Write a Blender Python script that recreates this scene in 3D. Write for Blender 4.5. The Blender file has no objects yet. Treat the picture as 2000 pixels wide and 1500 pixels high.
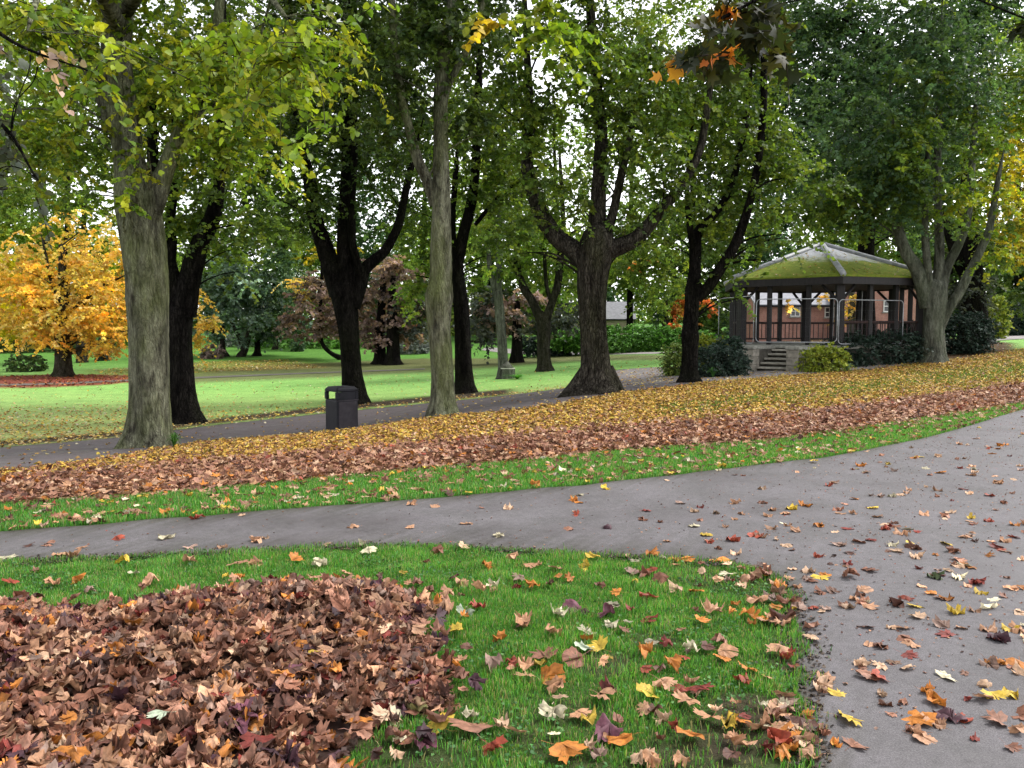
import bpy, math, random
import numpy as np
from mathutils import Vector, Matrix

rng = np.random.default_rng(11)
random.seed(11)
R = math.radians
scene = bpy.context.scene
col = scene.collection

# ------------------------------------------------------------------ camera
F, CX, CY, H, HORIZON = 1570.0, 1000.0, 750.0, 1.5, 640.0
P = math.atan((CY - HORIZON) / F)
cP, sP = math.cos(P), math.sin(P)


def ray(px, py):
    u = (np.asarray(px, float) - CX) / F
    v = (CY - np.asarray(py, float)) / F
    return u, cP + v * sP, -sP + v * cP


def at(px, py, D):
    dx, dy, dz = ray(px, py)
    k = D / dy
    return np.stack([dx * k, dy * k, H + dz * k], -1)


def project(p):
    p = np.asarray(p, float)
    x, y, z = p[..., 0], p[..., 1], p[..., 2] - H
    fw = y * cP - z * sP
    up = y * sP + z * cP
    fw = np.where(fw < 0.05, 0.05, fw)
    return CX + F * x / fw, CY - F * up / fw


# ------------------------------------------------------------------ terrain
ctrl_px = [  # photo x, photo y, distance
    (0, 1000, 6.55), (500, 975, 7.0), (1000, 930, 8.12), (1500, 870, 10.2), (1000, 860, 11.2),
    (600, 905, 9.6), (300, 925, 9.3), (0, 925, 10.0), (0, 880, 15), (290, 872, 14), (640, 843, 18.5),
    (862, 809, 17), (1165, 768, 19), (1348, 746, 21), (1822, 708, 27), (1500, 728, 25.5),
    (1065, 725, 39), (990, 739, 34.5), (908, 768, 28), (690, 788, 26), (366, 824, 20.6),
    (400, 800, 24.5), (0, 760, 32.7), (125, 735, 41), (740, 711, 56), (500, 693, 64), (600, 655, 90),
    (200, 690, 68), (200, 668, 100), (1250, 700, 47), (1200, 690, 57), (1950, 655, 50),
    (2000, 752, 20), (2000, 800, 14.9), (1600, 662, 60), (1500, 690, 40), (1000, 660, 90),
    (1400, 640, 100), (1750, 695, 30), (1905, 672, 36), (-500, 740, 41), (-500, 900, 12),
    (2500, 800, 15), (2500, 640, 60),
]
cpts = [at(a, b, d) for a, b, d in ctrl_px]
for x in (-9, -3, 0, 3, 9):
    for y in (-8, 0, 3, 5.3):
        cpts.append(np.array([x, y, 0.0]))
for x in (-250, -90, 90, 250):
    cpts.append(np.array([x, 160, 2.6]))
    cpts.append(np.array([x, 330, 4.0]))
cpts = np.array(cpts)
S_ = 30.0


def _phi(r2):
    return 0.5 * r2 * np.log(r2 + 1e-9)


def _tps(pts, lam=0.002):
    n = len(pts)
    xy = pts[:, :2] / S_
    K = _phi(((xy[:, None] - xy[None]) ** 2).sum(-1)) + lam * np.eye(n)
    Pm = np.hstack([np.ones((n, 1)), xy])
    A = np.block([[K, Pm], [Pm.T, np.zeros((3, 3))]])
    return xy, np.linalg.solve(A, np.concatenate([pts[:, 2], np.zeros(3)]))


_XY, _W = _tps(cpts)


def gz(x, y):
    x, y = np.broadcast_arrays(np.asarray(x, float), np.asarray(y, float))
    q = np.stack([x.ravel(), y.ravel()], -1) / S_
    out = np.empty(len(q))
    for i in range(0, len(q), 20000):
        b = q[i:i + 20000]
        out[i:i + 20000] = _phi(((b[:, None] - _XY[None]) ** 2).sum(-1)) @ _W[:-3] + _W[-3] + b @ _W[-2:]
    out = out.reshape(x.shape)
    return np.where(y < 4, out * np.clip(y / 4, 0, 1), out)


def hit(px, py):
    """photo point -> point on the ground"""
    dx, dy, dz = [float(v) for v in ray(px, py)]
    ys = np.concatenate([np.linspace(1.2, 40, 1500), np.linspace(40, 300, 1500)])
    k = ys / dy
    d = H + dz * k - gz(dx * k, ys)
    i = np.argmax(d < 0) if (d < 0).any() else len(ys) - 1
    if i > 0 and d[i] < 0:
        t = d[i - 1] / (d[i - 1] - d[i])
        yy = ys[i - 1] + t * (ys[i] - ys[i - 1])
    else:
        yy = ys[i]
    k = yy / dy
    return np.array([dx * k, yy, float(gz(dx * k, yy))])


def inpoly(px, py, poly):
    px, py = np.asarray(px), np.asarray(py)
    ins = np.zeros(px.shape, bool)
    n = len(poly)
    for i in range(n):
        x1, y1 = poly[i]
        x2, y2 = poly[(i + 1) % n]
        if y1 == y2:
            continue
        c = (y1 > py) != (y2 > py)
        ins ^= c & (px < (x2 - x1) * (py - y1) / (y2 - y1) + x1)
    return ins


# ------------------------------------------------------------------ scene-object helpers
def link(o, parent=None):
    col.objects.link(o)
    if parent is not None:
        o.parent = parent
    return o


def tag(o, label=None, cat=None, group=None, kind=None):
    if label: o['label'] = label
    if cat: o['category'] = cat
    if group: o['group'] = group
    if kind: o['kind'] = kind
    return o


def thing(name, label, cat, loc, group=None, rz=0.0):
    o = bpy.data.objects.new(name, None)
    o.empty_display_size = 0.3
    o.location = loc
    o.rotation_euler = (0, 0, rz)
    link(o)
    return tag(o, label, cat, group)


def mesh_np(name, v, tris=None, quads=None, colr=None, mat=None, parent=None, smooth=False, origin=None):
    v = np.asarray(v, np.float32)
    if origin is not None:
        v = v - np.asarray(origin, np.float32)
    me = bpy.data.meshes.new(name)
    idx, start, pos = [], [], 0
    for f, k in ((tris, 3), (quads, 4)):
        if f is None or len(f) == 0: continue
        f = np.asarray(f, np.int32)
        idx.append(f.ravel())
        start.append(pos + np.arange(len(f), dtype=np.int32) * k)
        pos += f.size
    idx = np.concatenate(idx); start = np.concatenate(start)
    me.vertices.add(len(v)); me.vertices.foreach_set('co', v.ravel())
    me.loops.add(len(idx)); me.loops.foreach_set('vertex_index', idx)
    me.polygons.add(len(start)); me.polygons.foreach_set('loop_start', start)
    if smooth:
        me.polygons.foreach_set('use_smooth', np.ones(len(start), bool))
    me.update(calc_edges=True)
    if colr is not None:
        a = me.attributes.new('col', 'FLOAT_COLOR', 'POINT')
        c = np.ones((len(v), 4), np.float32); c[:, :3] = colr
        a.data.foreach_set('color', c.ravel())
    if mat: me.materials.append(mat)
    o = bpy.data.objects.new(name, me)
    return link(o, parent)


class MB:
    def __init__(s): s.v, s.f = [], []

    def poly(s, pts):
        b = len(s.v); s.v += [tuple(p) for p in pts]; s.f.append(tuple(range(b, b + len(pts))))

    def box(s, x0, x1, y0, y1, z0, z1, M=None):
        b = len(s.v)
        p = [(x, y, z) for z in (z0, z1) for y in (y0, y1) for x in (x0, x1)]
        if M is not None: p = [tuple(M @ Vector(q)) for q in p]
        s.v += p
        for f in ((0, 2, 3, 1), (4, 5, 7, 6), (0, 1, 5, 4), (2, 6, 7, 3), (0, 4, 6, 2), (1, 3, 7, 5)):
            s.f.append(tuple(b + i for i in f))
        return s

    def prism(s, base, top):
        b = len(s.v); n = len(base)
        s.v += [tuple(p) for p in base] + [tuple(p) for p in top]
        for i in range(n):
            j = (i + 1) % n
            s.f.append((b + i, b + j, b + n + j, b + n + i))
        s.f.append(tuple(b + i for i in reversed(range(n))))
        s.f.append(tuple(b + n + i for i in range(n)))
        return s

    def bar(s, p, q, r, n=8):
        p, q = Vector(p), Vector(q)
        d = (q - p).normalized()
        a = d.orthogonal().normalized(); b_ = d.cross(a)
        ring = lambda c: [tuple(c + (a * math.cos(t) + b_ * math.sin(t)) * r) for t in [2 * math.pi * i / n for i in range(n)]]
        return s.prism(ring(p), ring(q))

    def tube(s, pts, r, n=8):
        for a, b in zip(pts[:-1], pts[1:]): s.bar(a, b, r, n)
        return s

    def build(s, name, mat, parent=None, bevel=0.0, smooth=False):
        me = bpy.data.meshes.new(name); me.from_pydata(s.v, [], s.f); me.update()
        if mat: me.materials.append(mat)
        o = link(bpy.data.objects.new(name, me), parent)
        if smooth:
            for p in me.polygons: p.use_smooth = True
        if bevel:
            m = o.modifiers.new('bevel', 'BEVEL'); m.width = bevel; m.segments = 2; m.limit_method = 'ANGLE'
        return o


# ------------------------------------------------------------------ materials
def nt(name):
    m = bpy.data.materials.new(name); m.use_nodes = True
    t = m.node_tree; t.nodes.clear()
    return m, t, lambda k, **kw: _node(t, k, **kw)


def _node(t, k, **kw):
    n = t.nodes.new(k)
    for a, b in kw.items():
        if a in n.inputs.keys() if isinstance(a, str) else False: n.inputs[a].default_value = b
        else: setattr(n, a, b)
    return n


def ramp(t, stops):
    n = t.nodes.new('ShaderNodeValToRGB')
    e = n.color_ramp.elements
    while len(e) < len(stops): e.new(0.5)
    for i, (p, c) in enumerate(stops):
        e[i].position = p; e[i].color = (*c, 1) if len(c) == 3 else c
    return n


def noise(t, coord, scale, detail=4, rough=0.6, mapping=None):
    n = t.nodes.new('ShaderNodeTexNoise')
    n.inputs['Scale'].default_value = scale; n.inputs['Detail'].default_value = detail
    n.inputs['Roughness'].default_value = rough
    if mapping:
        mp = t.nodes.new('ShaderNodeMapping'); mp.inputs['Scale'].default_value = mapping
        t.links.new(coord, mp.inputs[0]); t.links.new(mp.outputs[0], n.inputs['Vector'])
    else:
        t.links.new(coord, n.inputs['Vector'])
    return n


def mixc(t, a, b, fac=0.5, mode='MIX'):
    n = t.nodes.new('ShaderNodeMix'); n.data_type = 'RGBA'; n.blend_type = mode
    for s, v in ((0, fac), (6, a), (7, b)):
        if isinstance(v, bpy.types.NodeSocket): t.links.new(v, n.inputs[s])
        elif s == 0: n.inputs[0].default_value = v
        else: n.inputs[s].default_value = (*v, 1)
    return n.outputs[2]


def finish(t, color, rough=0.8, spec=0.3, bump=None, bstr=0.3, bdist=0.02, metallic=0.0):
    b = t.nodes.new('ShaderNodeBsdfPrincipled')
    o = t.nodes.new('ShaderNodeOutputMaterial')
    if isinstance(color, bpy.types.NodeSocket): t.links.new(color, b.inputs['Base Color'])
    else: b.inputs['Base Color'].default_value = (*color, 1)
    if isinstance(rough, bpy.types.NodeSocket): t.links.new(rough, b.inputs['Roughness'])
    else: b.inputs['Roughness'].default_value = rough
    b.inputs['Specular IOR Level'].default_value = spec
    b.inputs['Metallic'].default_value = metallic
    if bump is not None:
        bp = t.nodes.new('ShaderNodeBump'); bp.inputs['Strength'].default_value = bstr
        bp.inputs['Distance'].default_value = bdist
        t.links.new(bump, bp.inputs['Height']); t.links.new(bp.outputs[0], b.inputs['Normal'])
    t.links.new(b.outputs[0], o.inputs[0])
    return b, o


def attr(t, name='col'):
    n = t.nodes.new('ShaderNodeAttribute'); n.attribute_name = name
    return n.outputs['Color']


def pos(t):
    return t.nodes.new('ShaderNodeNewGeometry').outputs['Position']


def leaf_material(name, trans=0.4, rough=0.5, spec=0.3, blotch=0.0, blscale=40):
    m, t, N = nt(name)
    c = attr(t)
    if blotch:
        n = noise(t, pos(t), blscale, 5, 0.65)
        r = ramp(t, [(0.35, (1 - blotch,) * 3), (0.62, (1.0, 1.0, 1.0))])
        t.links.new(n.outputs['Fac'], r.inputs[0])
        c = mixc(t, c, r.outputs[0], 1.0, 'MULTIPLY')
    b = N('ShaderNodeBsdfPrincipled'); b.inputs['Roughness'].default_value = rough
    b.inputs['Specular IOR Level'].default_value = spec
    t.links.new(c, b.inputs['Base Color'])
    tr = N('ShaderNodeBsdfTranslucent')
    c2 = mixc(t, c, (1.25, 1.2, 0.55), 1.0, 'MULTIPLY') if trans > 0.3 else c
    t.links.new(c2, tr.inputs[0])
    mx = N('ShaderNodeMixShader'); mx.inputs[0].default_value = trans
    t.links.new(b.outputs[0], mx.inputs[1]); t.links.new(tr.outputs[0], mx.inputs[2])
    o = N('ShaderNodeOutputMaterial'); t.links.new(mx.outputs[0], o.inputs[0])
    return m


def bark_material(name, dark, light, moss=(0.10, 0.12, 0.035), mossamt=0.5, scale=1.0, fissure=0.75):
    m, t, N = nt(name)
    p = pos(t)
    n1 = noise(t, p, 9 * scale, 7, 0.65, (1, 1, 0.26))
    n2 = noise(t, p, 1.3, 4, 0.6, (1, 1, 0.45))
    n3 = noise(t, p, 30 * scale, 6, 0.7, (1, 1, 0.35))
    n4 = noise(t, p, 3.2, 5, 0.6, (1, 1, 0.12))
    r1 = ramp(t, [(0.36, dark), (0.62, light)]); t.links.new(n1.outputs['Fac'], r1.inputs[0])
    r2 = ramp(t, [(0.45, (0, 0, 0)), (0.66, (mossamt,) * 3)]); t.links.new(n2.outputs['Fac'], r2.inputs[0])
    c = mixc(t, r1.outputs[0], moss, r2.outputs[0])
    r3 = ramp(t, [(0.3, (0.55,) * 3), (0.65, (1.15,) * 3)]); t.links.new(n3.outputs['Fac'], r3.inputs[0])
    c = mixc(t, c, r3.outputs[0], 1.0, 'MULTIPLY')
    r4 = ramp(t, [(0.32, (0.5,) * 3), (0.5, (1.0,) * 3), (0.72, (1.35,) * 3)]); t.links.new(n4.outputs['Fac'], r4.inputs[0])
    c = mixc(t, c, r4.outputs[0], 1.0, 'MULTIPLY')
    nd = noise(t, p, 6, 4, 0.6)
    pd = mixc(t, p, nd.outputs['Color'], 0.10)
    mpv = N('ShaderNodeMapping'); mpv.inputs['Scale'].default_value = (1, 1, 0.2); t.links.new(pd, mpv.inputs[0])
    vf = N('ShaderNodeTexVoronoi', feature='DISTANCE_TO_EDGE'); vf.inputs['Scale'].default_value = 22; t.links.new(mpv.outputs[0], vf.inputs['Vector'])
    rf = ramp(t, [(0.0, (0.42,) * 3), (0.16, (1.0,) * 3)]); t.links.new(vf.outputs['Distance'], rf.inputs[0])
    c = mixc(t, c, rf.outputs[0], fissure, 'MULTIPLY')
    rb = ramp(t, [(0.0, (0,) * 3), (0.2, (1.0,) * 3)]); t.links.new(vf.outputs['Distance'], rb.inputs[0])
    ad = N('ShaderNodeMath', operation='ADD')
    fm = N('ShaderNodeMath', operation='MULTIPLY'); fm.inputs[1].default_value = fissure; t.links.new(rb.outputs[0], fm.inputs[0])
    t.links.new(n1.outputs['Fac'], ad.inputs[0]); t.links.new(fm.outputs[0], ad.inputs[1])
    finish(t, c, 0.95, 0.04, ad.outputs[0], 1.0, 0.06)
    return m


def plain(name, c1, c2, scale=8, rough=0.7, spec=0.3, bstr=0.15, metallic=0.0, mapping=None, dist=0.01):
    m, t, N = nt(name)
    n = noise(t, pos(t), scale, 6, 0.65, mapping)
    r = ramp(t, [(0.35, c1), (0.65, c2)]); t.links.new(n.outputs['Fac'], r.inputs[0])
    finish(t, r.outputs[0], rough, spec, n.outputs['Fac'], bstr, dist, metallic)
    return m


M = {}
M['leaf'] = leaf_material('tree leaf', 0.48, 0.5, 0.3)
M['far_leaf'] = leaf_material('distant leaf', 0.35, 0.7, 0.12)
M['shrub_leaf'] = leaf_material('shrub leaf', 0.25, 0.5, 0.3)
M['dead_leaf'] = leaf_material('fallen leaf', 0.14, 0.6, 0.3, 0.45, 45)
M['blade'] = leaf_material('grass blade', 0.4, 0.5, 0.25)
M['bark_pale'] = bark_material('pale lichen bark', (0.035, 0.032, 0.024), (0.20, 0.20, 0.138), (0.12, 0.14, 0.05), 0.75, 1.0, 0.28)
M['bark_mid'] = bark_material('ridged brown bark', (0.016, 0.013, 0.011), (0.085, 0.075, 0.06), (0.055, 0.06, 0.025), 0.45)
M['bark_dark'] = bark_material('wet black bark', (0.005, 0.0043, 0.004), (0.022, 0.019, 0.017), (0.02, 0.024, 0.009), 0.35)
M['bark_grey'] = bark_material('smooth grey bark', (0.045, 0.046, 0.036), (0.145, 0.15, 0.12), (0.085, 0.11, 0.055), 0.4, 1.0, 0.2)
M['bark_bush'] = bark_material('shrub stem bark', (0.02, 0.016, 0.012), (0.08, 0.065, 0.05))


def ground_material():
    m, t, N = nt('ground cover')
    p = pos(t)
    c = attr(t)
    n1 = noise(t, p, 14, 8, 0.7)
    n2 = noise(t, p, 1.1, 5, 0.6)
    n3 = noise(t, p, 90, 4, 0.7)
    r1 = ramp(t, [(0.3, (0.55,) * 3), (0.7, (1.35,) * 3)]); t.links.new(n1.outputs['Fac'], r1.inputs[0])
    r2 = ramp(t, [(0.3, (0.8, 0.84, 0.8)), (0.7, (1.18, 1.12, 1.1))]); t.links.new(n2.outputs['Fac'], r2.inputs[0])
    r3 = ramp(t, [(0.3, (0.7,) * 3), (0.7, (1.25,) * 3)]); t.links.new(n3.outputs['Fac'], r3.inputs[0])
    c = mixc(t, c, r1.outputs[0], 1.0, 'MULTIPLY')
    c = mixc(t, c, r2.outputs[0], 1.0, 'MULTIPLY')
    c = mixc(t, c, r3.outputs[0], 1.0, 'MULTIPLY')
    ad = N('ShaderNodeMath', operation='ADD')
    t.links.new(n1.outputs['Fac'], ad.inputs[0]); t.links.new(n3.outputs['Fac'], ad.inputs[1])
    finish(t, c, 0.95, 0.1, ad.outputs[0], 0.7, 0.03)
    return m


def tarmac_material(name, base, bright):
    m, t, N = nt(name)
    p = pos(t)
    c = attr(t)
    n1 = noise(t, p, 160, 3, 0.75)
    n2 = noise(t, p, 2.0, 6, 0.65)
    n3 = noise(t, p, 22, 6, 0.7)
    v = N('ShaderNodeTexVoronoi'); v.inputs['Scale'].default_value = 210; t.links.new(p, v.inputs['Vector'])
    r1 = ramp(t, [(0.36, base), (0.64, bright)]); t.links.new(n1.outputs['Fac'], r1.inputs[0])
    r2 = ramp(t, [(0.3, (0.78, 0.79, 0.76)), (0.5, (0.97, 0.97, 0.96)), (0.72, (1.16, 1.15, 1.17))]); t.links.new(n2.outputs['Fac'], r2.inputs[0])
    r3 = ramp(t, [(0.3, (0.8,) * 3), (0.7, (1.15,) * 3)]); t.links.new(n3.outputs['Fac'], r3.inputs[0])
    rv = ramp(t, [(0.0, (1.25,) * 3), (0.45, (0.85,) * 3)]); t.links.new(v.outputs['Distance'], rv.inputs[0])
    k = mixc(t, r1.outputs[0], r2.outputs[0], 1.0, 'MULTIPLY')
    k = mixc(t, k, r3.outputs[0], 1.0, 'MULTIPLY')
    k = mixc(t, k, rv.outputs[0], 1.0, 'MULTIPLY')
    k = mixc(t, k, c, 1.0, 'MULTIPLY')
    n5 = noise(t, p, 0.75, 5, 0.62)
    r5 = ramp(t, [(0.36, (0.82, 0.80, 0.80)), (0.56, (1.0, 1.0, 1.0)), (0.7, (1.08, 1.08, 1.06))]); t.links.new(n5.outputs['Fac'], r5.inputs[0])
    k = mixc(t, k, r5.outputs[0], 1.0, 'MULTIPLY')
    v2 = N('ShaderNodeTexVoronoi', feature='DISTANCE_TO_EDGE'); v2.inputs['Scale'].default_value = 0.55
    wn = noise(t, p, 2.5, 4, 0.6); wm = mixc(t, p, wn.outputs['Color'], 0.4); t.links.new(wm, v2.inputs['Vector'])
    rc = ramp(t, [(0.0, (0.45, 0.43, 0.40)), (0.006, (1, 1, 1))]); t.links.new(v2.outputs['Distance'], rc.inputs[0])
    k = mixc(t, k, rc.outputs[0], 0.14, 'MULTIPLY')
    r6 = ramp(t, [(0.35, (0.5,) * 3), (0.6, (0.85,) * 3)]); t.links.new(n5.outputs['Fac'], r6.inputs[0])
    finish(t, k, r6.outputs[0], 0.35, v.outputs['Distance'], 0.22, 0.004)
    return m


M['ground'] = ground_material()
M['tarmac'] = tarmac_material('worn tarmac', (0.068, 0.062, 0.066), (0.160, 0.148, 0.156))
M['dirt'] = tarmac_material('trodden dirt', (0.07, 0.062, 0.055), (0.15, 0.135, 0.12))
M['gravel'] = tarmac_material('leaf strewn tarmac', (0.19, 0.17, 0.168), (0.36, 0.325, 0.32))

# ------------------------------------------------------------------ zones (outlines read off the photograph, laid on the terrain)
UP_EDGE = [(-900, 1110), (-400, 1075), (0, 1040), (250, 1020), (500, 1000), (750, 981), (1000, 960), (1150, 947), (1300, 930),
           (1450, 913), (1600, 895), (1700, 878), (1800, 858), (1900, 830), (2000, 800), (2110, 782)]
LOW_EDGE = [(-900, 1160), (-400, 1125), (0, 1102), (200, 1094), (400, 1085), (600, 1074), (800, 1069), (950, 1075), (1150, 1088),
            (1300, 1096), (1420, 1104), (1500, 1122), (1538, 1160), (1552, 1220), (1554, 1300), (1560, 1400), (1572, 1500), (1640, 2200)]
STRIP_TOP = [(-900, 1060), (0, 988), (250, 972), (500, 950), (750, 925), (1000, 903), (1250, 878), (1500, 862), (1650, 840), (1800, 818), (2000, 785), (2300, 765)]
WIND_TOP = [(-900, 1000), (0, 935), (300, 915), (600, 888), (900, 862), (1200, 835), (1500, 812), (1700, 790), (1850, 770), (2000, 752), (2300, 735)]
BANK_TOP = [(-900, 985), (0, 922), (200, 898), (400, 864), (640, 846), (850, 815), (1000, 803), (1100, 788), (1200, 770), (1300, 757), (1400, 746),
            (1550, 734), (1700, 722), (1800, 709), (1900, 697), (2000, 682), (2300, 675)]
FAR_EDGE = [(-900, 930), (0, 874), (230, 856), (400, 832), (640, 806), (850, 786), (1000, 772), (1130, 756), (1136, 738), (1200, 722), (1310, 716),
            (1400, 716), (1470, 728), (1600, 718), (1700, 712), (1800, 706)]
PILE = [(-700, 1200), (0, 1192), (120, 1200), (240, 1198), (350, 1178), (430, 1165), (520, 1148), (640, 1152), (760, 1158), (845, 1178), (852, 1200), (815, 1235), (800, 1275),
        (870, 1320), (888, 1380), (840, 1400), (760, 1410), (700, 1465), (640, 1500), (560, 1700), (-700, 1900)]
SOIL = [[(960, 1390), (1060, 1360), (1180, 1370), (1220, 1410), (1130, 1440), (1000, 1420)],
        [(1290, 1420), (1400, 1380), (1560, 1400), (1580, 1520), (1340, 1560), (1270, 1480)],
        [(700, 1440), (900, 1430), (960, 1520), (700, 1560)],
        [(1240, 1110), (1420, 1106), (1530, 1150), (1540, 1190), (1420, 1150), (1300, 1140)],
        [(1500, 1200), (1545, 1190), (1555, 1330), (1490, 1310)],
        [(1130, 1290), (1230, 1300), (1190, 1340), (1120, 1330)]]
GREENBAND = [(1250, 812), (1500, 790), (1700, 765), (2000, 737), (2300, 718), (2300, 690), (2000, 708), (1750, 736), (1500, 766), (1300, 790)]
POLY_STRIP = UP_EDGE + STRIP_TOP[::-1]
POLY_WIND = STRIP_TOP + WIND_TOP[::-1]
POLY_BANK = WIND_TOP + BANK_TOP[::-1]
POLY_PATH = UP_EDGE + [(2600, 1000), (3500, 2200)] + LOW_EDGE[::-1]
POLY_LOWPATH = BANK_TOP[:15] + FAR_EDGE[::-1]
FAR_BROWN = [(280, 752), (450, 745), (640, 737), (860, 726), (1000, 715), (1120, 706), (1330, 702), (1330, 693), (1120, 694), (1000, 700), (820, 700), (640, 708), (480, 716), (300, 738)]
RED_RING = [(-200, 756), (60, 758), (200, 752), (300, 742), (260, 733), (120, 731), (0, 735), (-200, 742)]
FAR_LITTER = [(280, 738), (420, 726), (560, 722), (640, 718), (560, 702), (400, 706), (300, 716), (180, 722), (190, 730)]


def soft(x, y, poly, rad, n=8):
    z = gz(x, y)
    acc = np.zeros(x.shape)
    for i in range(n):
        a = 2.399 * i; r = rad * math.sqrt((i + 0.5) / n)
        px, py = project(np.stack([x + r * math.cos(a), y + r * math.sin(a), z], -1))
        acc += inpoly(px, py, poly) & (y > 0.8)
    return acc / n


# ------------------------------------------------------------------ the ground sheet
def wear(x, y, a, b):
    f = np.sin(x * 6.1 + 1.7 * np.sin(y * 4.3 + 1)) + np.sin(y * 7.3 + 1.3 * np.sin(x * 5.2)) + .7 * np.sin(x * 13 + y * 11 + 2 * np.sin(x * 4))
    w_ = np.clip((a - 820) / 500, 0, 1) * np.clip((b - 1130) / 180, 0, 1)
    return np.clip(f - 1.35 + 1.0 * w_, 0, 1) * (0.25 + 0.75 * w_)


yy = np.concatenate([np.linspace(-9, 1.5, 22)[:-1], 1.5 * np.exp(np.linspace(0, math.log(330 / 1.5), 430))])
uu = np.linspace(-1, 1, 400)
GX = uu[None, :] * (8 + 0.95 * np.maximum(yy, 0))[:, None]
GY = np.repeat(yy[:, None], len(uu), 1)
GZ = gz(GX, GY)
near_g = np.array([0.045, 0.12, 0.016]); mid_g = np.array([0.040, 0.13, 0.014])
lawn_g = np.array([0.20, 0.38, 0.10]); lawn_y = np.array([0.35, 0.38, 0.14]); far_g = np.array([0.085, 0.20, 0.035])
C = np.empty(GX.shape + (3,)); C[:] = near_g
fx, fy = project(np.stack([GX, GY, GZ], -1))


def blendc(C, m, c): return C * (1 - m[..., None]) + np.asarray(c) * m[..., None]


beyond = inpoly(fx, fy, FAR_EDGE + [(2600, 720), (2600, -200), (-2600, -200), (-2600, 930)]) & (GY > 8)
C[beyond] = lawn_g
tt = np.clip((GY - 18) / 16, 0, 1)
wob = 0.5 + 0.5 * np.sin(GX * 0.5 + np.sin(GY * 0.35) * 2)
m = np.where(beyond, (1 - tt) * (0.55 + 0.3 * wob), 0)
C = blendc(C, m, lawn_y)
C = blendc(C, np.where(beyond, np.clip((GY - 44) / 12, 0, 1), 0), far_g)
C = blendc(C, soft(GX, GY, POLY_STRIP, 0.08), mid_g)
C = blendc(C, soft(GX, GY, POLY_WIND, 0.35), (0.13, 0.065, 0.03))
bm = soft(GX, GY, POLY_BANK, 0.3)
gr = 0.5 + 0.5 * np.sin(GX * 1.7 + 1.3 * np.sin(GY * 1.1)) * np.sin(GY * 1.5 + GX * 0.4)
grf = np.clip((fx - 1400) / 500, 0.1, 0.75)
C = blendc(C, bm, (0.17, 0.115, 0.02))
C = blendc(C, bm * np.clip(gr * 1.3 - 0.35, 0, 1) * grf, (0.10, 0.17, 0.02))
C = blendc(C, soft(GX, GY, GREENBAND, 0.6) * .8, (0.085, 0.17, 0.022))
C = blendc(C, soft(GX, GY, FAR_BROWN, 1.4) * 0.68, (0.10, 0.058, 0.04))
C = blendc(C, soft(GX, GY, RED_RING, 0.6), (0.19, 0.055, 0.035))
C = blendc(C, soft(GX, GY, FAR_LITTER, 1.5) * 0.6, (0.19, 0.14, 0.03))
edge_soil = [(a, b - 2) for a, b in FAR_EDGE[:7]] + [(a, b - 13) for a, b in FAR_EDGE[:7]][::-1]
C = blendc(C, soft(GX, GY, edge_soil, 0.35), (0.05, 0.034, 0.022))
C = blendc(C, soft(GX, GY, PILE, 0.15), (0.05, 0.025, 0.018))
for s in SOIL:
    C = blendc(C, soft(GX, GY, s, 0.25, 14) * 0.95, (0.058, 0.041, 0.032))
C = blendc(C, np.where((GY > 1) & inpoly(fx, fy, LOW_EDGE[1:] + [(600, 2200), (-400, 1900)]), wear(GX, GY, fx, fy) * .85, 0), (0.06, 0.042, 0.032))
BED = [(1320, 722), (1460, 730), (1560, 733), (1700, 722), (1800, 712), (1990, 690), (1980, 670), (1790, 655), (1500, 655), (1330, 690)]
C = blendc(C, soft(GX, GY, BED, 0.4), (0.075, 0.045, 0.022))
nr, nc = GX.shape
ii = (np.arange(nr - 1)[:, None] * nc + np.arange(nc - 1)[None]).ravel()
quads = np.stack([ii, ii + 1, ii + nc + 1, ii + nc], -1)
g = mesh_np('ground', np.stack([GX, GY, GZ], -1).reshape(-1, 3), quads=quads, colr=C.reshape(-1, 3), mat=M['ground'], smooth=True)
tag(g, kind='structure')


def resample(pts, n):
    pts = np.asarray(pts, float)
    d = np.concatenate([[0], np.cumsum(np.linalg.norm(np.diff(pts, axis=0), axis=1))])
    s = np.linspace(0, d[-1], n)
    return np.stack([np.interp(s, d, pts[:, k]) for k in range(pts.shape[1])], -1)


def smooth_line(pts, it=3):
    pts = np.asarray(pts, float)
    for _ in range(it):
        q = pts[:-1] * 0.75 + pts[1:] * 0.25; r = pts[:-1] * 0.25 + pts[1:] * 0.75
        pts = np.concatenate([pts[:1], np.stack([q, r], 1).reshape(-1, pts.shape[1]), pts[-1:]])
    return pts


def ribbon(name, A, B, mat, lift=0.007, n=240, mth=50, edge=(0.62, 0.68, 0.45), ew=0.06, kind='structure'):
    A = resample(smooth_line(A), n); B = resample(smooth_line(B), n)
    s = np.linspace(0, 1, mth)
    X = A[:, None, :2] * (1 - s)[None, :, None] + B[:, None, :2] * s[None, :, None]
    wobA = np.cumsum(rng.normal(0, 0.3, n)); 
    Z = gz(X[..., 0], X[..., 1]) + lift
    v = np.concatenate([X, Z[..., None]], -1)
    W = np.linalg.norm(A[:, :2] - B[:, :2], axis=1)[:, None]
    dist = np.minimum(s[None] * W, (1 - s)[None] * W)
    wob = 0.5 + 0.5 * np.sin(np.arange(n)[:, None] * 0.7 + 2 * np.sin(np.arange(n)[:, None] * 0.23))
    e = np.exp(-dist / (ew * (0.6 + 2.4 * wob)))
    c = 1 - e[..., None] * (1 - np.array(edge))
    i0 = (np.arange(n - 1)[:, None] * mth + np.arange(mth - 1)[None]).ravel()
    q = np.stack([i0, i0 + 1, i0 + mth + 1, i0 + mth], -1)
    o = mesh_np(name, v.reshape(-1, 3), quads=q, colr=c.reshape(-1, 3), mat=mat, smooth=True)
    return tag(o, kind=kind)


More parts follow.
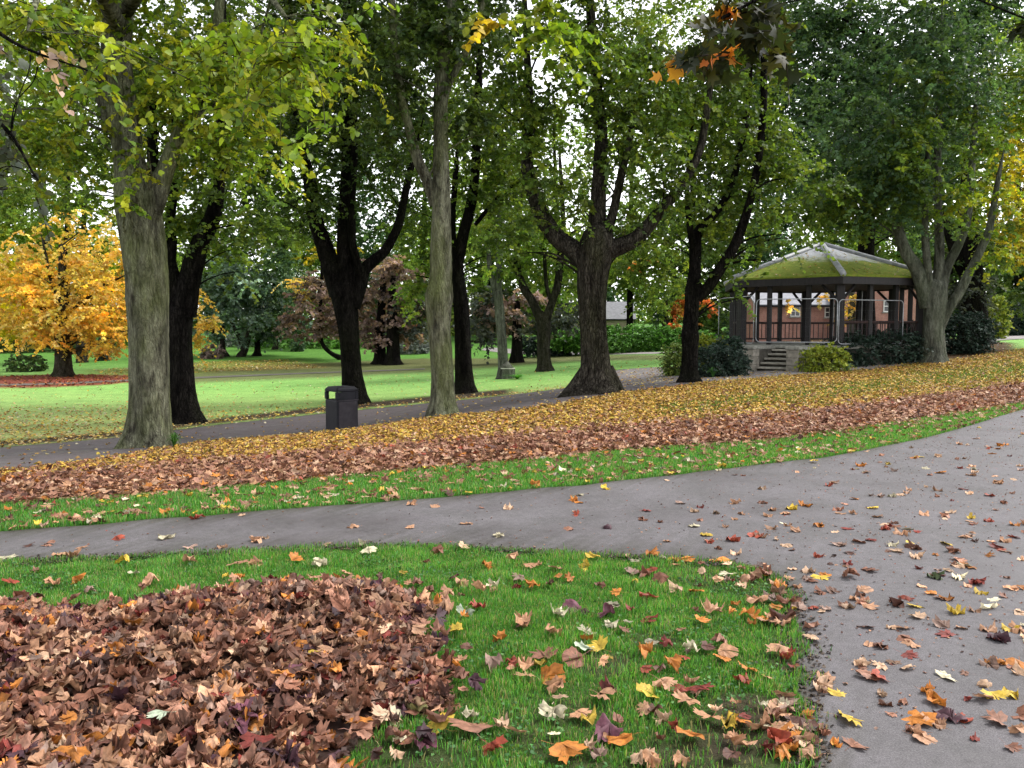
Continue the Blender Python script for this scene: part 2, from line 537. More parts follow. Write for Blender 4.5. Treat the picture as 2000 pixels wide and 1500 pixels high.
ue = [hit(a, b) for a, b in UP_EDGE] + [np.array([11.5, 12.5, 0.0]), np.array([8.6, 8, 0.0]), np.array([6.2, 4, 0.0]), np.array([4.4, 0, 0.0]), np.array([3.4, -8, 0.0])]
le = [hit(a, b) for a, b in LOW_EDGE[:-1]] + [np.array([0.5, 0.5, 0]), np.array([0.0, -8, 0])]
# station the two edges so that the ruled sheet fans round the corner of the lawn
iu = 10; il = 10
A1, A2 = ue[:iu + 1], ue[iu:]
B1, B2 = le[:il + 1], le[il:]
ea = np.concatenate([resample(A1, 200), resample(A2, 161)[1:]])
eb = np.concatenate([resample(B1, 200), resample(B2, 161)[1:]])
for e_ in (ea, eb):
    kk_ = np.arange(len(e_))
    tg_ = np.gradient(smooth_line(e_, 0), axis=0)[:, :2]; tg_ /= np.linalg.norm(tg_, axis=1)[:, None] + 1e-9
    e_[:, :2] += (0.020 * np.sin(kk_ * .22 + 2 * np.sin(kk_ * .09)) + 0.010 * np.sin(kk_ * .5))[:, None] * np.stack([-tg_[:, 1], tg_[:, 0]], -1)


def ribbon_raw(name, A, B, mat, lift, mth, edge, ew, along=None):
    n = len(A)
    s = np.linspace(0, 1, mth) ** 1.0
    X = A[:, None, :2] * (1 - s)[None, :, None] + B[:, None, :2] * s[None, :, None]
    Z = gz(X[..., 0], X[..., 1]) + lift
    v = np.concatenate([X, Z[..., None]], -1)
    W = np.linalg.norm(A[:, :2] - B[:, :2], axis=1)[:, None]
    dist = np.minimum(s[None] * W, (1 - s)[None] * W)
    k = np.arange(n)[:, None]
    wob = 0.5 + 0.5 * np.sin(k * 0.37 + 2 * np.sin(k * 0.11)) * np.sin(k * 0.83 + 1)
    e = np.exp(-dist / (ew * (0.4 + 2.2 * wob)))
    c = 1 - e[..., None] * (1 - np.array(edge))
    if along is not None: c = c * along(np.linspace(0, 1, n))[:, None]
    i0 = (np.arange(n - 1)[:, None] * mth + np.arange(mth - 1)[None]).ravel()
    q = np.stack([i0, i0 + 1, i0 + mth + 1, i0 + mth], -1)
    return tag(mesh_np(name, v.reshape(-1, 3), quads=q, colr=c.reshape(-1, 3), mat=mat, smooth=True), kind='structure')


ribbon_raw('path', smooth_line(ea, 1), smooth_line(eb, 1), M['tarmac'], 0.007, 70, (0.40, 0.40, 0.25), 0.13)
bt = [hit(a, b) for a, b in BANK_TOP[:15]]
fe = [hit(a, b) for a, b in FAR_EDGE]
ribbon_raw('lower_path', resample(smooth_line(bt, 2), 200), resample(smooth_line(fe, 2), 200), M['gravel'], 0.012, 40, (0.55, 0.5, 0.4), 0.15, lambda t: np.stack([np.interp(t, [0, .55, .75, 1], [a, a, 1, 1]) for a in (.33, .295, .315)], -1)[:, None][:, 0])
ribbon('far_path', [hit(940, 684), hit(1000, 692), hit(1120, 693), hit(1330, 690)], [hit(950, 678), hit(1020, 683), hit(1120, 688), hit(1330, 687)], M['gravel'], 0.02, 80, 12)
ribbon('right_path', [hit(1925, 668), hit(2000, 662), hit(2200, 655)], [hit(1925, 655), hit(2000, 651), hit(2200, 647)], M['gravel'], 0.02, 60, 12)
ribbon('lawn_path', [hit(-400, 752), hit(0, 757), hit(280, 744), hit(640, 728), hit(830, 722)], [hit(-400, 749), hit(0, 753.5), hit(280, 740.5), hit(640, 725.8), hit(830, 720)], M['dirt'], 0.02, 80, 8, (0.8, 0.8, 0.7))

# ------------------------------------------------------------------ fallen leaves
HALF = [(0, 1.0), (.085, .80), (.19, .79), (.15, .58), (.36, .70), (.57, .79), (.53, .61), (.66, .55), (.43, .40), (.58, .36), (.75, .25), (.56, .15),
        (.47, .02), (.22, .05), (.05, .0)]


def maple_base():
    o = np.array(HALF + [(-x, y) for x, y in HALF[1:-1][::-1]] + [(-.05, 0)])
    o = np.concatenate([o])
    c = np.array([0, 0.22])
    mid = c + (o - c) * 0.52
    v = np.concatenate([c[None], mid, o])
    n = len(o)
    tr, qd = [], []
    for i in range(n):
        j = (i + 1) % n
        tr.append((0, 1 + j, 1 + i)); qd.append((1 + i, 1 + j, 1 + n + j, 1 + n + i))
    v[:, 1] -= 0.42
    stalk = np.array([(-.012, -.42), (.012, -.42), (.03, -.75), (.05, -.74), (.10, -1.02), (.125, -1.0)])
    b = len(v)
    v = np.concatenate([v, stalk])
    qd += [(b, b + 1, b + 3, b + 2), (b + 2, b + 3, b + 5, b + 4)]
    return v, np.array(tr), np.array(qd), n


MV, MT, MQ, MN = maple_base()


def maple_variants(k, curl, seed):
    r = np.random.default_rng(seed)
    out = []
    for _ in range(k):
        x, y = MV[:, 0].copy(), MV[:, 1].copy()
        x = x * r.uniform(0.85, 1.1)
        z = 0.04 * np.sin(r.uniform(3, 6) * x + r.uniform(0, 6)) + 0.05 * np.sin(r.uniform(3, 6) * y + r.uniform(0, 6))
        z += curl * 0.12 * np.sin(r.uniform(5, 9) * x + r.uniform(5, 9) * y + r.uniform(0, 6))
        th = r.uniform(0, math.pi)
        a = x * math.cos(th) + y * math.sin(th); b = -x * math.sin(th) + y * math.cos(th)
        kap = curl * r.uniform(0.7, 2.0) * r.choice([-1, 1], p=[0.35, 0.65])
        kap = kap if abs(kap) > 0.05 else 0.05
        a2 = np.sin(a * kap) / kap; z2 = z + (1 - np.cos(a * kap)) / kap
        kb = curl * r.uniform(-0.7, 1.1) + 0.03
        b2 = np.sin(b * kb) / kb; z3 = z2 + (1 - np.cos(b * kb)) / kb
        v = np.stack([a2 * math.cos(th) - b2 * math.sin(th), a2 * math.sin(th) + b2 * math.cos(th), z3], -1)
        v[:, 2] -= np.percentile(v[:-6, 2], 8 + 16 * min(curl, 1.2))
        v[-6:, 2] *= 0.5
        out.append(v)
    return np.array(out)


def broad(vs, seed):
    # plainer, less lobed leaves: draw the outline towards an egg shape
    r = np.random.default_rng(seed); out = vs.copy()
    for k in range(len(out)):
        o = out[k][1 + MN:1 + 2 * MN]; a = np.linspace(0, 2 * math.pi, MN, endpoint=False)
        base = MV[1 + MN:1 + 2 * MN]; ang_ = np.arctan2(base[:, 0], base[:, 1])
        tgt = np.stack([0.50 * np.sin(ang_), 0.60 * np.cos(ang_)], -1); f = r.uniform(.55, .95)
        rad0 = np.linalg.norm(base, axis=1) + 1e-6; rad1 = np.linalg.norm(tgt, axis=1)
        sc = (1 - f) + f * rad1 / rad0
        c0 = out[k][0]
        out[k][1 + MN:1 + 2 * MN] = c0 + (o - c0) * sc[:, None]
        m_ = out[k][1:1 + MN]; out[k][1:1 + MN] = c0 + (m_ - c0) * (0.5 + 0.5 * sc[:, None])
    return out


VAR_FLAT = maple_variants(12, 0.35, 1)
VAR_CURL = maple_variants(22, 1.5, 2)
VAR_FLAT = np.concatenate([VAR_FLAT, broad(maple_variants(8, 0.4, 5), 6)])
VAR_CURL = np.concatenate([VAR_CURL, broad(maple_variants(18, 1.35, 7), 8)])


def rotmats(yaw, tilt, taz):
    cy, sy = np.cos(yaw), np.sin(yaw); o = np.zeros_like(yaw); i = np.ones_like(yaw)
    Rz = np.stack([np.stack([cy, -sy, o], -1), np.stack([sy, cy, o], -1), np.stack([o, o, i], -1)], -2)
    ca, sa, ct, st = np.cos(taz), np.sin(taz), np.cos(tilt), np.sin(tilt)
    k = np.stack([ca, sa, o], -1)
    K = np.zeros(yaw.shape + (3, 3))
    K[..., 0, 1] = -k[..., 2]; K[..., 0, 2] = k[..., 1]; K[..., 1, 0] = k[..., 2]; K[..., 1, 2] = -k[..., 0]; K[..., 2, 0] = -k[..., 1]; K[..., 2, 1] = k[..., 0]
    I = np.eye(3)
    Rt = I + st[..., None, None] * K + (1 - ct)[..., None, None] * (K @ K)
    return Rt @ Rz


def maple_mesh_arrays(shapes, Rm, scale, p, colr):
    """shapes (N,V,3)"""
    N, V, _ = shapes.shape
    v = np.einsum('nij,nvj->nvi', Rm, shapes) * scale[:, None, None] + p[:, None]
    c = np.repeat(colr[:, None, :], V, 1)
    jit = rng.uniform(0.8, 1.2, (N, V, 1))
    c = c * jit
    c[:, 0] *= 0.75
    # ribs run to the lobe tips in a paler tone
    c[:, [1 + MN, 1 + MN + 5, 1 + MN + 10]] *= 0.9
    c[:, -6:] = c[:, -6:] * 0.5 + np.array([0.18, 0.06, 0.05]) * 0.5
    off = (np.arange(N) * V)[:, None, None]
    return v.reshape(-1, 3), (MT[None] + off).reshape(-1, 3), (MQ[None] + off).reshape(-1, 4), c.reshape(-1, 3)


COLS = {
    'tan': (0.42, 0.27, 0.17), 'pale tan': (0.52, 0.40, 0.28), 'brown': (0.20, 0.10, 0.065), 'dark brown': (0.085, 0.042, 0.032),
    'dark purple': (0.07, 0.035, 0.05), 'pink brown': (0.29, 0.165, 0.115), 'orange': (0.52, 0.19, 0.035), 'yellow': (0.60, 0.41, 0.05),
    'dark red': (0.20, 0.035, 0.025), 'red': (0.33, 0.065, 0.035), 'cream': (0.60, 0.53, 0.36), 'pale green': (0.44, 0.50, 0.36),
    'grey brown': (0.24, 0.18, 0.15), 'salmon': (0.46, 0.24, 0.13), 'olive': (0.26, 0.24, 0.09), 'dark green': (0.05, 0.07, 0.025), 'purple': (0.17, 0.06, 0.085),
}
leafs = []  # dicts of every maple leaf near the camera


def add_leaf(px, py, colour, size=None, curl=None, zone='lawn', lift=0.0, tilt=None, prio=1.0, p=None, yaw=None):
    if p is None:
        p = hit(px, py)
    leafs.append(dict(p=np.array([p[0], p[1], p[2] + lift]), c=colour, s=size or rng.uniform(0.062, 0.10), curl=rng.random() < 0.55 if curl is None else curl,
                      z=zone, tilt=abs(rng.normal(0, 0.22)) if tilt is None else tilt, prio=prio, yaw=rng.uniform(0, 6.283) if yaw is None else yaw))


hand_path = [(1322, 1098, 'orange'), (1545, 996, 'yellow'), (1572, 990, 'orange'), (1600, 1030, 'orange'), (1655, 1035, 'dark red'), (1735, 1030, 'dark red'), (1762, 1046, 'tan'), (1700, 1057, 'dark red'),
             (1640, 1067, 'grey brown'), (1780, 1066, 'yellow'), (1862, 1080, 'brown'), (1790, 1090, 'pale tan'), (1885, 1052, 'tan'), (1980, 1052, 'red'), (1955, 1076, 'red'), (1655, 1104, 'dark red'),
             (1697, 1116, 'brown'), (1580, 1119, 'pale tan'), (1612, 1126, 'orange'), (1582, 1138, 'brown'), (1825, 1130, 'dark green'), (1690, 1156, 'tan'), (1601, 1161, 'brown'), (1597, 1090, 'red'),
             (1908, 1142, 'dark red'), (1915, 1162, 'yellow'), (1962, 1168, 'brown'), (1612, 1192, 'grey brown'), (1695, 1187, 'tan'), (1750, 1184, 'dark brown'), (1790, 1188, 'yellow'), (1865, 1200, 'yellow'),
             (1690, 1228, 'dark brown'), (1762, 1230, 'tan'), (1840, 1226, 'grey brown'), (1950, 1252, 'dark purple'), (1975, 1234, 'yellow'), (1720, 1268, 'brown'), (1778, 1263, 'tan'), (1778, 1284, 'dark red'),
             (1682, 1302, 'pale tan'), (1700, 1326, 'pink brown'), (1720, 1326, 'red'), (1932, 1303, 'grey brown'), (1988, 1302, 'orange'), (1850, 1326, 'cream'), (1612, 1330, 'tan'), (1608, 1347, 'pale tan'), (1636, 1358, 'yellow'),
             (1812, 1355, 'orange'), (1825, 1375, 'orange'), (1940, 1364, 'yellow'), (1978, 1362, 'yellow'), (1920, 1366, 'salmon'), (1660, 1409, 'yellow'), (1790, 1410, 'orange'), (1822, 1416, 'salmon'), (1855, 1408, 'dark purple'),
             (1945, 1412, 'pink brown'), (1986, 1432, 'tan'), (1575, 1406, 'orange'), (1110, 1036, 'pink brown'), (1186, 1034, 'dark purple'), (975, 1050, 'cream'), (910, 1025, 'tan'), (1255, 1018, 'brown'), (1120, 980, 'orange'),
             (800, 1032, 'tan'), (690, 1032, 'tan'), (118, 1086, 'tan'), (55, 1068, 'dark brown'), (95, 1066, 'pink brown'), (160, 1072, 'tan'), (325, 1054, 'cream'), (500, 1060, 'tan'), (230, 1056, 'red'), (385, 1015, 'red'), (10, 1092, 'cream'),
             (805, 988, 'salmon'), (850, 992, 'tan'), (1330, 985, 'grey brown'), (1435, 985, 'tan'), (1430, 1058, 'red'), (1240, 1120, 'grey brown'), (1475, 1050, 'red'), (1500, 1010, 'tan'), (1720, 972, 'grey brown'), (1835, 925, 'orange'),
             (1690, 925, 'brown'), (1680, 912, 'orange'), (1900, 1025, 'brown'), (1930, 1020, 'red'), (1830, 960, 'tan'), (1960, 985, 'brown'), (1555, 1040, 'tan'), (1900, 930, 'tan'), (1490, 985, 'brown'), (1355, 1030, 'cream')]
hand_lawn = [(950, 1112, 'orange'), (1035, 1113, 'salmon'), (1000, 1096, 'tan'), (1085, 1118, 'tan'), (1158, 1095, 'yellow'), (1142, 1114, 'yellow'), (885, 1138, 'dark brown'), (902, 1147, 'tan'), (1012, 1136, 'grey brown'),
             (962, 1152, 'cream'), (1040, 1152, 'orange'), (1258, 1128, 'brown'), (1268, 1176, 'red'), (1186, 1207, 'purple'), (1116, 1196, 'purple'), (1090, 1208, 'cream'), (908, 1208, 'pale green'), (890, 1241, 'yellow'), (1022, 1224, 'salmon'),
             (1080, 1244, 'salmon'), (975, 1258, 'orange'), (1268, 1222, 'dark red'), (1372, 1222, 'orange'), (1392, 1200, 'tan'), (1322, 1160, 'pale tan'), (1358, 1164, 'orange'), (1202, 1166, 'orange'), (1142, 1276, 'pale green'), (1120, 1298, 'brown'),
             (1260, 1280, 'orange'), (1312, 1306, 'orange'), (1168, 1271, 'yellow'), (1025, 1312, 'salmon'), (1076, 1334, 'orange'), (1085, 1352, 'tan'), (962, 1306, 'grey brown'), (1178, 1372, 'tan'), (1266, 1367, 'yellow'), (1300, 1347, 'tan'),
             (1368, 1358, 'dark red'), (1340, 1382, 'salmon'), (1080, 1408, 'cream'), (855, 1428, 'yellow'), (918, 1432, 'pink brown'), (815, 1398, 'olive'), (765, 1411, 'cream'), (1188, 1444, 'purple'), (1215, 1460, 'orange'), (832, 1468, 'purple'),
             (968, 1474, 'red'), (1110, 1484, 'orange'), (1005, 1442, 'tan'), (1385, 1415, 'salmon'), (1425, 1425, 'yellow'), (1486, 1430, 'tan'), (1440, 1462, 'salmon'), (1520, 1458, 'red'), (1458, 1318, 'orange'), (1450, 1342, 'red'),
             (1405, 1262, 'pink brown'), (1420, 1284, 'salmon'), (1520, 1282, 'tan'), (1532, 1372, 'tan'), (1535, 1185, 'brown'), (1528, 1215, 'dark brown'), (1480, 1182, 'tan'), (1500, 1224, 'tan'), (1465, 1212, 'orange'), (1455, 1140, 'tan'), (1495, 1128, 'brown'),
             (855, 1084, 'brown'), (905, 1075, 'pale tan'), (625, 1110, 'cream'), (465, 1108, 'pink brown'), (370, 1102, 'tan'), (240, 1104, 'yellow'), (145, 1092, 'salmon'), (295, 1146, 'tan'), (155, 1142, 'orange'), (105, 1148, 'salmon'), (20, 1145, 'red'),
             (500, 1108, 'tan'), (1660, 1130, 'brown'), (580, 1100, 'orange'), (720, 1085, 'cream'), (680, 1130, 'tan'), (40, 1175, 'brown'), (1350, 1450, 'orange'), (1270, 1500, 'salmon'), (1420, 1130, 'cream'), (1290, 1140, 'brown'), (1060, 1290, 'brown')]
hand_strip = [(145, 1022, 'tan'), (580, 990, 'salmon'), (1045, 952, 'orange'), (915, 968, 'yellow'), (745, 962, 'yellow'), (1200, 935, 'salmon'), (1340, 905, 'cream'), (1590, 905, 'yellow'), (1663, 885, 'yellow'), (1410, 915, 'yellow'), (400, 1000, 'tan'), (880, 950, 'tan'), (1480, 895, 'tan'), (1250, 905, 'yellow'), (1100, 925, 'cream'), (1560, 880, 'cream')]
big = {(920, 1432): .13, (918, 1432): .135, (1188, 1444): .12, (855, 1428): .10, (1076, 1334): .10, (1110, 1484): .12, (1268, 1176): .10, (1800, 1410): .12, (1790, 1410): .11}
for a, b, c in hand_path: add_leaf(a, b, c, size=big.get((a, b)), zone='path', lift=0.009, prio=2)
for a, b, c in hand_lawn: add_leaf(a, b, c, size=big.get((a, b), rng.uniform(0.07, 0.10)), zone='lawn', lift=0.028, tilt=abs(rng.normal(0, 0.35)), prio=2)
for a, b, c in hand_strip: add_leaf(a, b, c, zone='strip', lift=0.03, prio=2)
PATHC = ['tan', 'pale tan', 'brown', 'dark brown', 'pink brown', 'orange', 'yellow', 'dark red', 'red', 'cream', 'grey brown', 'salmon']
# more on the path, thicker to the right
n = 0
while n < 420:
    a = rng.uniform(0, 2450); b = rng.uniform(800, 1480)
    if not inpoly(np.array(a), np.array(b), POLY_PATH): continue
    if rng.random() > (0.10 + 0.9 * np.clip((a - 1150) / 600, 0, 1)) * (0.35 if b > 1180 else 1): continue
    add_leaf(a, b, rng.choice(PATHC, p=[.2, .22, .10, .04, .1, .07, .05, .05, .04, .09, .02, .02]), size=rng.uniform(0.035, 0.088), zone='path', lift=0.009); n += 1
n = 0
while n < 240:
    a = rng.uniform(0, 2000); b = rng.uniform(780, 1050)
    if not inpoly(np.array(a), np.array(b), POLY_STRIP): continue
    add_leaf(a, b, rng.choice(['yellow', 'cream', 'tan', 'orange', 'salmon', 'brown', 'pale tan']), size=rng.uniform(0.035, 0.07), zone='strip', lift=0.03); n += 1
n = 0
while n < 110:
    a = rng.uniform(0, 1560); b = rng.uniform(1075, 1500)
    if inpoly(np.array(a), np.array(b), PILE) or inpoly(np.array(a), np.array(b), POLY_PATH): continue
    if rng.random() > 0.25 + 0.75 * np.clip((a - 700) / 600, 0, 1): continue
    add_leaf(a, b, rng.choice(PATHC), size=rng.uniform(0.035, 0.075), zone='lawn', lift=0.024); n += 1

for k_ in range(45):
    t_ = rng.uniform(0, 1); i_ = int(np.clip(t_ * 8, 0, 7)); e0, e1 = LOW_EDGE[9 + min(i_, 6)], LOW_EDGE[10 + min(i_, 6)]; f_ = rng.random()
    a, b = e0[0] + f_ * (e1[0] - e0[0]) + rng.normal(-14, 26), e0[1] + f_ * (e1[1] - e0[1]) + rng.normal(0, 8)
    if b > 1490: continue
    add_leaf(a, b, rng.choice(['tan', 'brown', 'pink brown', 'grey brown', 'orange', 'pale tan', 'dark brown']), size=rng.uniform(0.045, 0.085), zone='lawn', lift=0.02)

# the raked pile: a mound with leaves heaped over it
pile_w = np.array([hit(a, min(b, 1700)) if b < 1600 else np.array([(-2.2 if a < 0 else -0.6), 1.3, 0]) for a, b in PILE])
pcx = pile_w[:, :2]


def pile_h(x, y):
    """height of the mound above the lawn: rises within half a metre of its outline"""
    x = np.asarray(x, float); y = np.asarray(y, float)
    ins = inpoly(x, y, [tuple(q) for q in pcx])
    d = np.full(x.shape, 9.0)
    for i in range(len(pcx)):
        a = pcx[i]; b = pcx[(i + 1) % len(pcx)]
        ab = b - a; L = (ab ** 2).sum() + 1e-9
        t = np.clip(((x - a[0]) * ab[0] + (y - a[1]) * ab[1]) / L, 0, 1)
        d = np.minimum(d, np.hypot(x - a[0] - t * ab[0], y - a[1] - t * ab[1]))
    h = 0.13 * (1 - np.exp(-d / 0.26)) + 0.03 * np.sin(x * 7 + 2 * np.sin(y * 5)) * np.clip(d / 0.3, 0, 1)
    return np.where(ins, np.maximum(h, 0), -1)


px0, px1, py0, py1 = pcx[:, 0].min() - .1, pcx[:, 0].max() + .35, pcx[:, 1].min(), pcx[:, 1].max() + .25
gx, gy = np.meshgrid(np.linspace(px0, px1, 140), np.linspace(py0, py1, 110))
hh = pile_h(gx, gy)
ok = (hh >= 0)
idm = np.arange(gx.size).reshape(gx.shape)
cell = ok[:-1, :-1] & ok[1:, :-1] & ok[:-1, 1:] & ok[1:, 1:]
q = np.stack([idm[:-1, :-1], idm[:-1, 1:], idm[1:, 1:], idm[1:, :-1]], -1)[cell]
pv = np.stack([gx, gy, np.maximum(hh - 0.03, 0.004)], -1).reshape(-1, 3)
used = np.unique(q); remap = -np.ones(len(pv), int); remap[used] = np.arange(len(used))
mound_v, mound_q = pv[used], remap[q]
npile = 8000
k = 0
for _k in ('pink brown', 'brown', 'dark brown', 'grey brown', 'dark purple', 'tan', 'pale tan'):
    COLS[_k] = tuple(v * q_ for v, q_ in zip(COLS[_k], (1.14, 0.96, 0.88)))
PILEC = ['pink brown', 'brown', 'tan', 'dark brown', 'grey brown', 'dark purple', 'orange', 'dark red', 'salmon', 'pale tan', 'purple']
PILEP = [.20, .25, .17, .13, .06, .03, .06, .03, .03, .03, .01]
while k < npile:
    x = rng.uniform(px0, px1); y = rng.uniform(py0, py1)
    h = float(pile_h(x, y))
    if h < 0: 
        q_ = sum(float(pile_h(x + dx_, y + dy_)) > 0 for dx_, dy_ in ((.1, 0), (-.1, 0), (0, .1), (0, -.1), (.25, -.1), (-.25, -.1), (-.2, .2), (.2, .2)))
        if rng.random() > (0, .05, .10, .16, .3, .45, .5, .6, .7)[q_]: continue
        h = 0.045
    add_leaf(0, 0, rng.choice(PILEC, p=PILEP), size=rng.uniform(0.042, 0.09), curl=rng.random() < 0.72, zone='pile', p=np.array([x, y, float(gz(x, y)) + h + rng.uniform(-0.035, 0.03)]), tilt=abs(rng.normal(0, 0.5)), prio=0.8)
    k += 1
for a, b, c, s in [(322, 1398, 'pale green', .088), (555, 1336, 'orange', .08), (755, 1206, 'salmon', .06), (430, 1375, 'dark red', .055), (176, 1262, 'orange', .055), (232, 1274, 'orange', .06), (135, 1417, 'orange', .06), (452, 1206, 'orange', .06), (640, 1265, 'tan', .07), (225, 1430, 'salmon', .07), (700, 1390, 'orange', .07), (615, 1265, 'yellow', .05)]:
    p = hit(a, b); dy_ = 0.13 / H
    p = p * (1 - dy_) + np.array([0, 0, H]) * dy_ * 1.0
    p[2] = float(gz(p[0], p[1])) + max(float(pile_h(p[0], p[1])), 0.06) + 0.035
    add_leaf(0, 0, c, size=s, curl=False, zone='pile', p=p, tilt=0.25, prio=3, yaw=math.pi + rng.normal(0, .4))

# choose the 300 that show largest as objects of their own
score = []
for i, L in enumerate(leafs):
    a, b = project(L['p'])
    on = -30 < a < 2030 and b < 1520
    s = L['s'] / max(L['p'][1], 0.5)
    if L['z'] == 'pile' and L['prio'] < 2:
        top = L['p'][2] - float(gz(L['p'][0], L['p'][1]))
        s *= 0.4 if top < 0.105 else 0.75
    score.append((s * L['prio']) if on else 0)
order = np.argsort(-np.array(score))
indiv = set(order[:300].tolist())
var_of = [None] * len(leafs)
ZTEXT = {'lawn': 'on the near lawn', 'path': 'on the tarmac path', 'strip': 'on the grass verge beyond the path', 'pile': 'on top of the raked leaf pile'}
ind_list = sorted(indiv, key=lambda i: -score[i])
ip = np.array([leafs[i]['p'] for i in ind_list])
used_labels = {}


def leaf_label(k):
    i = ind_list[k]; L = leafs[i]
    a, b = project(L['p'])
    d = np.hypot(*(ip[:, :2] - L['p'][:2]).T); d[k] = 9e9
    base = f"{L['c']} {'curled' if L['curl'] else 'flat'} maple leaf {ZTEXT[L['z']]}"
    if base not in used_labels: return base
    side = lambda o: ('left of' if L['p'][0] < o['p'][0] else 'right of') if abs(L['p'][0] - o['p'][0]) > abs(L['p'][1] - o['p'][1]) else ('in front of' if L['p'][1] < o['p'][1] else 'behind')
    short = {'lawn': 'on near lawn', 'path': 'on tarmac', 'strip': 'on grass verge', 'pile': 'on raked pile'}[L['z']]
    for j in np.argsort(d)[:4]:
        o = leafs[ind_list[j]]
        s = f"{L['c']} {'curled' if L['curl'] else 'flat'} maple leaf {short}, {side(o)} a {o['c']} one"
        if s not in used_labels: return s
    col_ = ['far left', 'left', 'centre', 'right', 'far right'][int(np.clip(a / 400, 0, 4))]
    row = ['upper', 'middle', 'lower', 'lowest'][int(np.clip((b - 880) / 160, 0, 3))]
    o = leafs[ind_list[int(np.argmin(d))]]
    s = f"{L['c']} maple leaf {short}, {side(o)} a {o['c']} one, {row} {col_} of photo"
    return s


def leaf_shape(L):
    V = VAR_CURL if L['curl'] else VAR_FLAT
    return V[rng.integers(len(V))]


for k, i in enumerate(ind_list):
    L = leafs[i]
    Rm = rotmats(np.array([L['yaw']]), np.array([L['tilt']]), np.array([rng.uniform(0, 6.28)]))
    v, tr, qd, c = maple_mesh_arrays(leaf_shape(L)[None], Rm, np.array([L['s']]), np.zeros((1, 3)), np.array([COLS[L['c']]]) * rng.uniform(0.85, 1.15))
    o = mesh_np('maple_leaf', v, tr, qd, c, M['dead_leaf'])
    o.location = L['p']
    lab = leaf_label(k); used_labels[lab] = used_labels.get(lab, 0) + 1
    tag(o, lab, 'fallen leaf', 'fallen maple leaves')


def stuff_leaves(name, label, sel, extra=None):
    if not sel: return
    sh = np.array([leaf_shape(leafs[i]) for i in sel])
    g_ = lambda k: np.array([leafs[i][k] for i in sel])
    Rm = rotmats(g_('yaw'), g_('tilt'), rng.uniform(0, 6.28, len(sel)))
    cc = np.array([COLS[leafs[i]['c']] for i in sel]) * np.clip(np.exp(rng.normal(-.08, .38, (len(sel), 1))), .35, 1.7)
    v, tr, qd, c = maple_mesh_arrays(sh, Rm, g_('s'), g_('p'), cc)
    if extra is not None:
        ev, eq = extra
        qd = np.concatenate([qd, eq + len(v)]); v = np.concatenate([v, ev]); c = np.concatenate([c, np.tile([0.05, 0.026, 0.02], (len(ev), 1))])
    o = mesh_np(name, v, tr, qd, c, M['dead_leaf'])
    tag(o, label, 'fallen leaves', None, 'stuff')


rest = [i for i in range(len(leafs)) if i not in indiv]
stuff_leaves('leaf_pile', 'raked pile of brown and purple maple leaves heaped on the near lawn', [i for i in rest if leafs[i]['z'] == 'pile'], (mound_v, mound_q))
stuff_leaves('path_litter', 'small fallen leaves scattered over the grey tarmac path', [i for i in rest if leafs[i]['z'] == 'path'])
stuff_leaves('verge_litter', 'small fallen leaves scattered over the green lawn and verge', [i for i in rest if leafs[i]['z'] in ('lawn', 'strip')])


def sample_poly(poly, n, ymin=1.0, ymax=60, dens=None):
    """random ground points (uniform on the ground) inside a photo outline"""
    w = np.array([hit(np.clip(a, -600, 2500), b) for a, b in poly])
    x0, x1 = w[:, 0].min(), w[:, 0].max(); y0, y1 = max(w[:, 1].min(), ymin), min(w[:, 1].max(), ymax)
    out = []; tot = 0
    for _ in range(60):
        x = rng.uniform(x0, x1, n); y = rng.uniform(y0, y1, n); z = gz(x, y)
        a, b = project(np.stack([x, y, z], -1))
        k = inpoly(a, b, poly) & (a > -300) & (a < 2450)
        if dens is not None: k &= rng.random(n) < dens(x, y, a, b)
        out.append(np.stack([x, y, z], -1)[k]); tot += k.sum()
        if tot >= n: break
    return np.concatenate(out)[:n]


# windrow of brown maple leaves, and the bank of yellow leaves beyond
SIMPLE = np.array([(0, -.5, 0), (.30, -.32, .05), (.46, .02, .13), (.24, .30, .05), (0, .55, .02), (-.24, .30, .05), (-.46, .02, .13), (-.30, -.32, .05), (0, 0, -.03)])
SIMPLE_T = np.array([(8, i, (i + 1) % 8) for i in range(8)])
# ragged little maple outline for the mid distance
MINI = np.array([(0, -.5, 0), (.5, -.28, .1), (.3, -.1, .02), (.62, .25, .16), (.22, .2, .0), (0, .7, .1), (-.22, .2, .0), (-.62, .25, .16), (-.3, -.1, .02), (-.5, -.28, .1), (0, 0, -.06)])
MINI_T = np.array([(10, i, (i + 1) % 10) for i in range(10)])


def fray(p, near, wide, share):
    n_ = len(p); k_ = rng.random(n_) < share
    off = np.where(k_[:, None], rng.normal(0, wide, (n_, 2)), rng.normal(0, near, (n_, 2)))
    p[:, :2] += off
    a_, b_ = project(p)
    p[:, 2] = gz(p[:, 0], p[:, 1])
    return p[~(inpoly(a_, b_, POLY_PATH) & (rng.random(n_) < .8))]


def small_leaves(name, label, p, sizes, cols, shape, tri, tiltsd, crumple=0.12, parts=None):
    n = len(p)
    sh = np.repeat(shape[None], n, 0) + rng.normal(0, crumple, (n, len(shape), 3)) * np.array([0.5, 0.5, 1])
    Rm = rotmats(rng.uniform(0, 6.28, n), np.abs(rng.normal(0, tiltsd, n)), rng.uniform(0, 6.28, n))
    v = np.einsum('nij,nvj->nvi', Rm, sh) * sizes[:, None, None] + p[:, None]
    c = np.repeat(cols[:, None], len(shape), 1) * rng.uniform(0.85, 1.15, (n, len(shape), 1))
    t_ = (tri[None] + (np.arange(n) * len(shape))[:, None, None]).reshape(-1, 3)
    o = mesh_np(name, v.reshape(-1, 3), t_, None, c.reshape(-1, 3), M['dead_leaf'])
    return tag(o, label, 'fallen leaves', None, 'stuff')


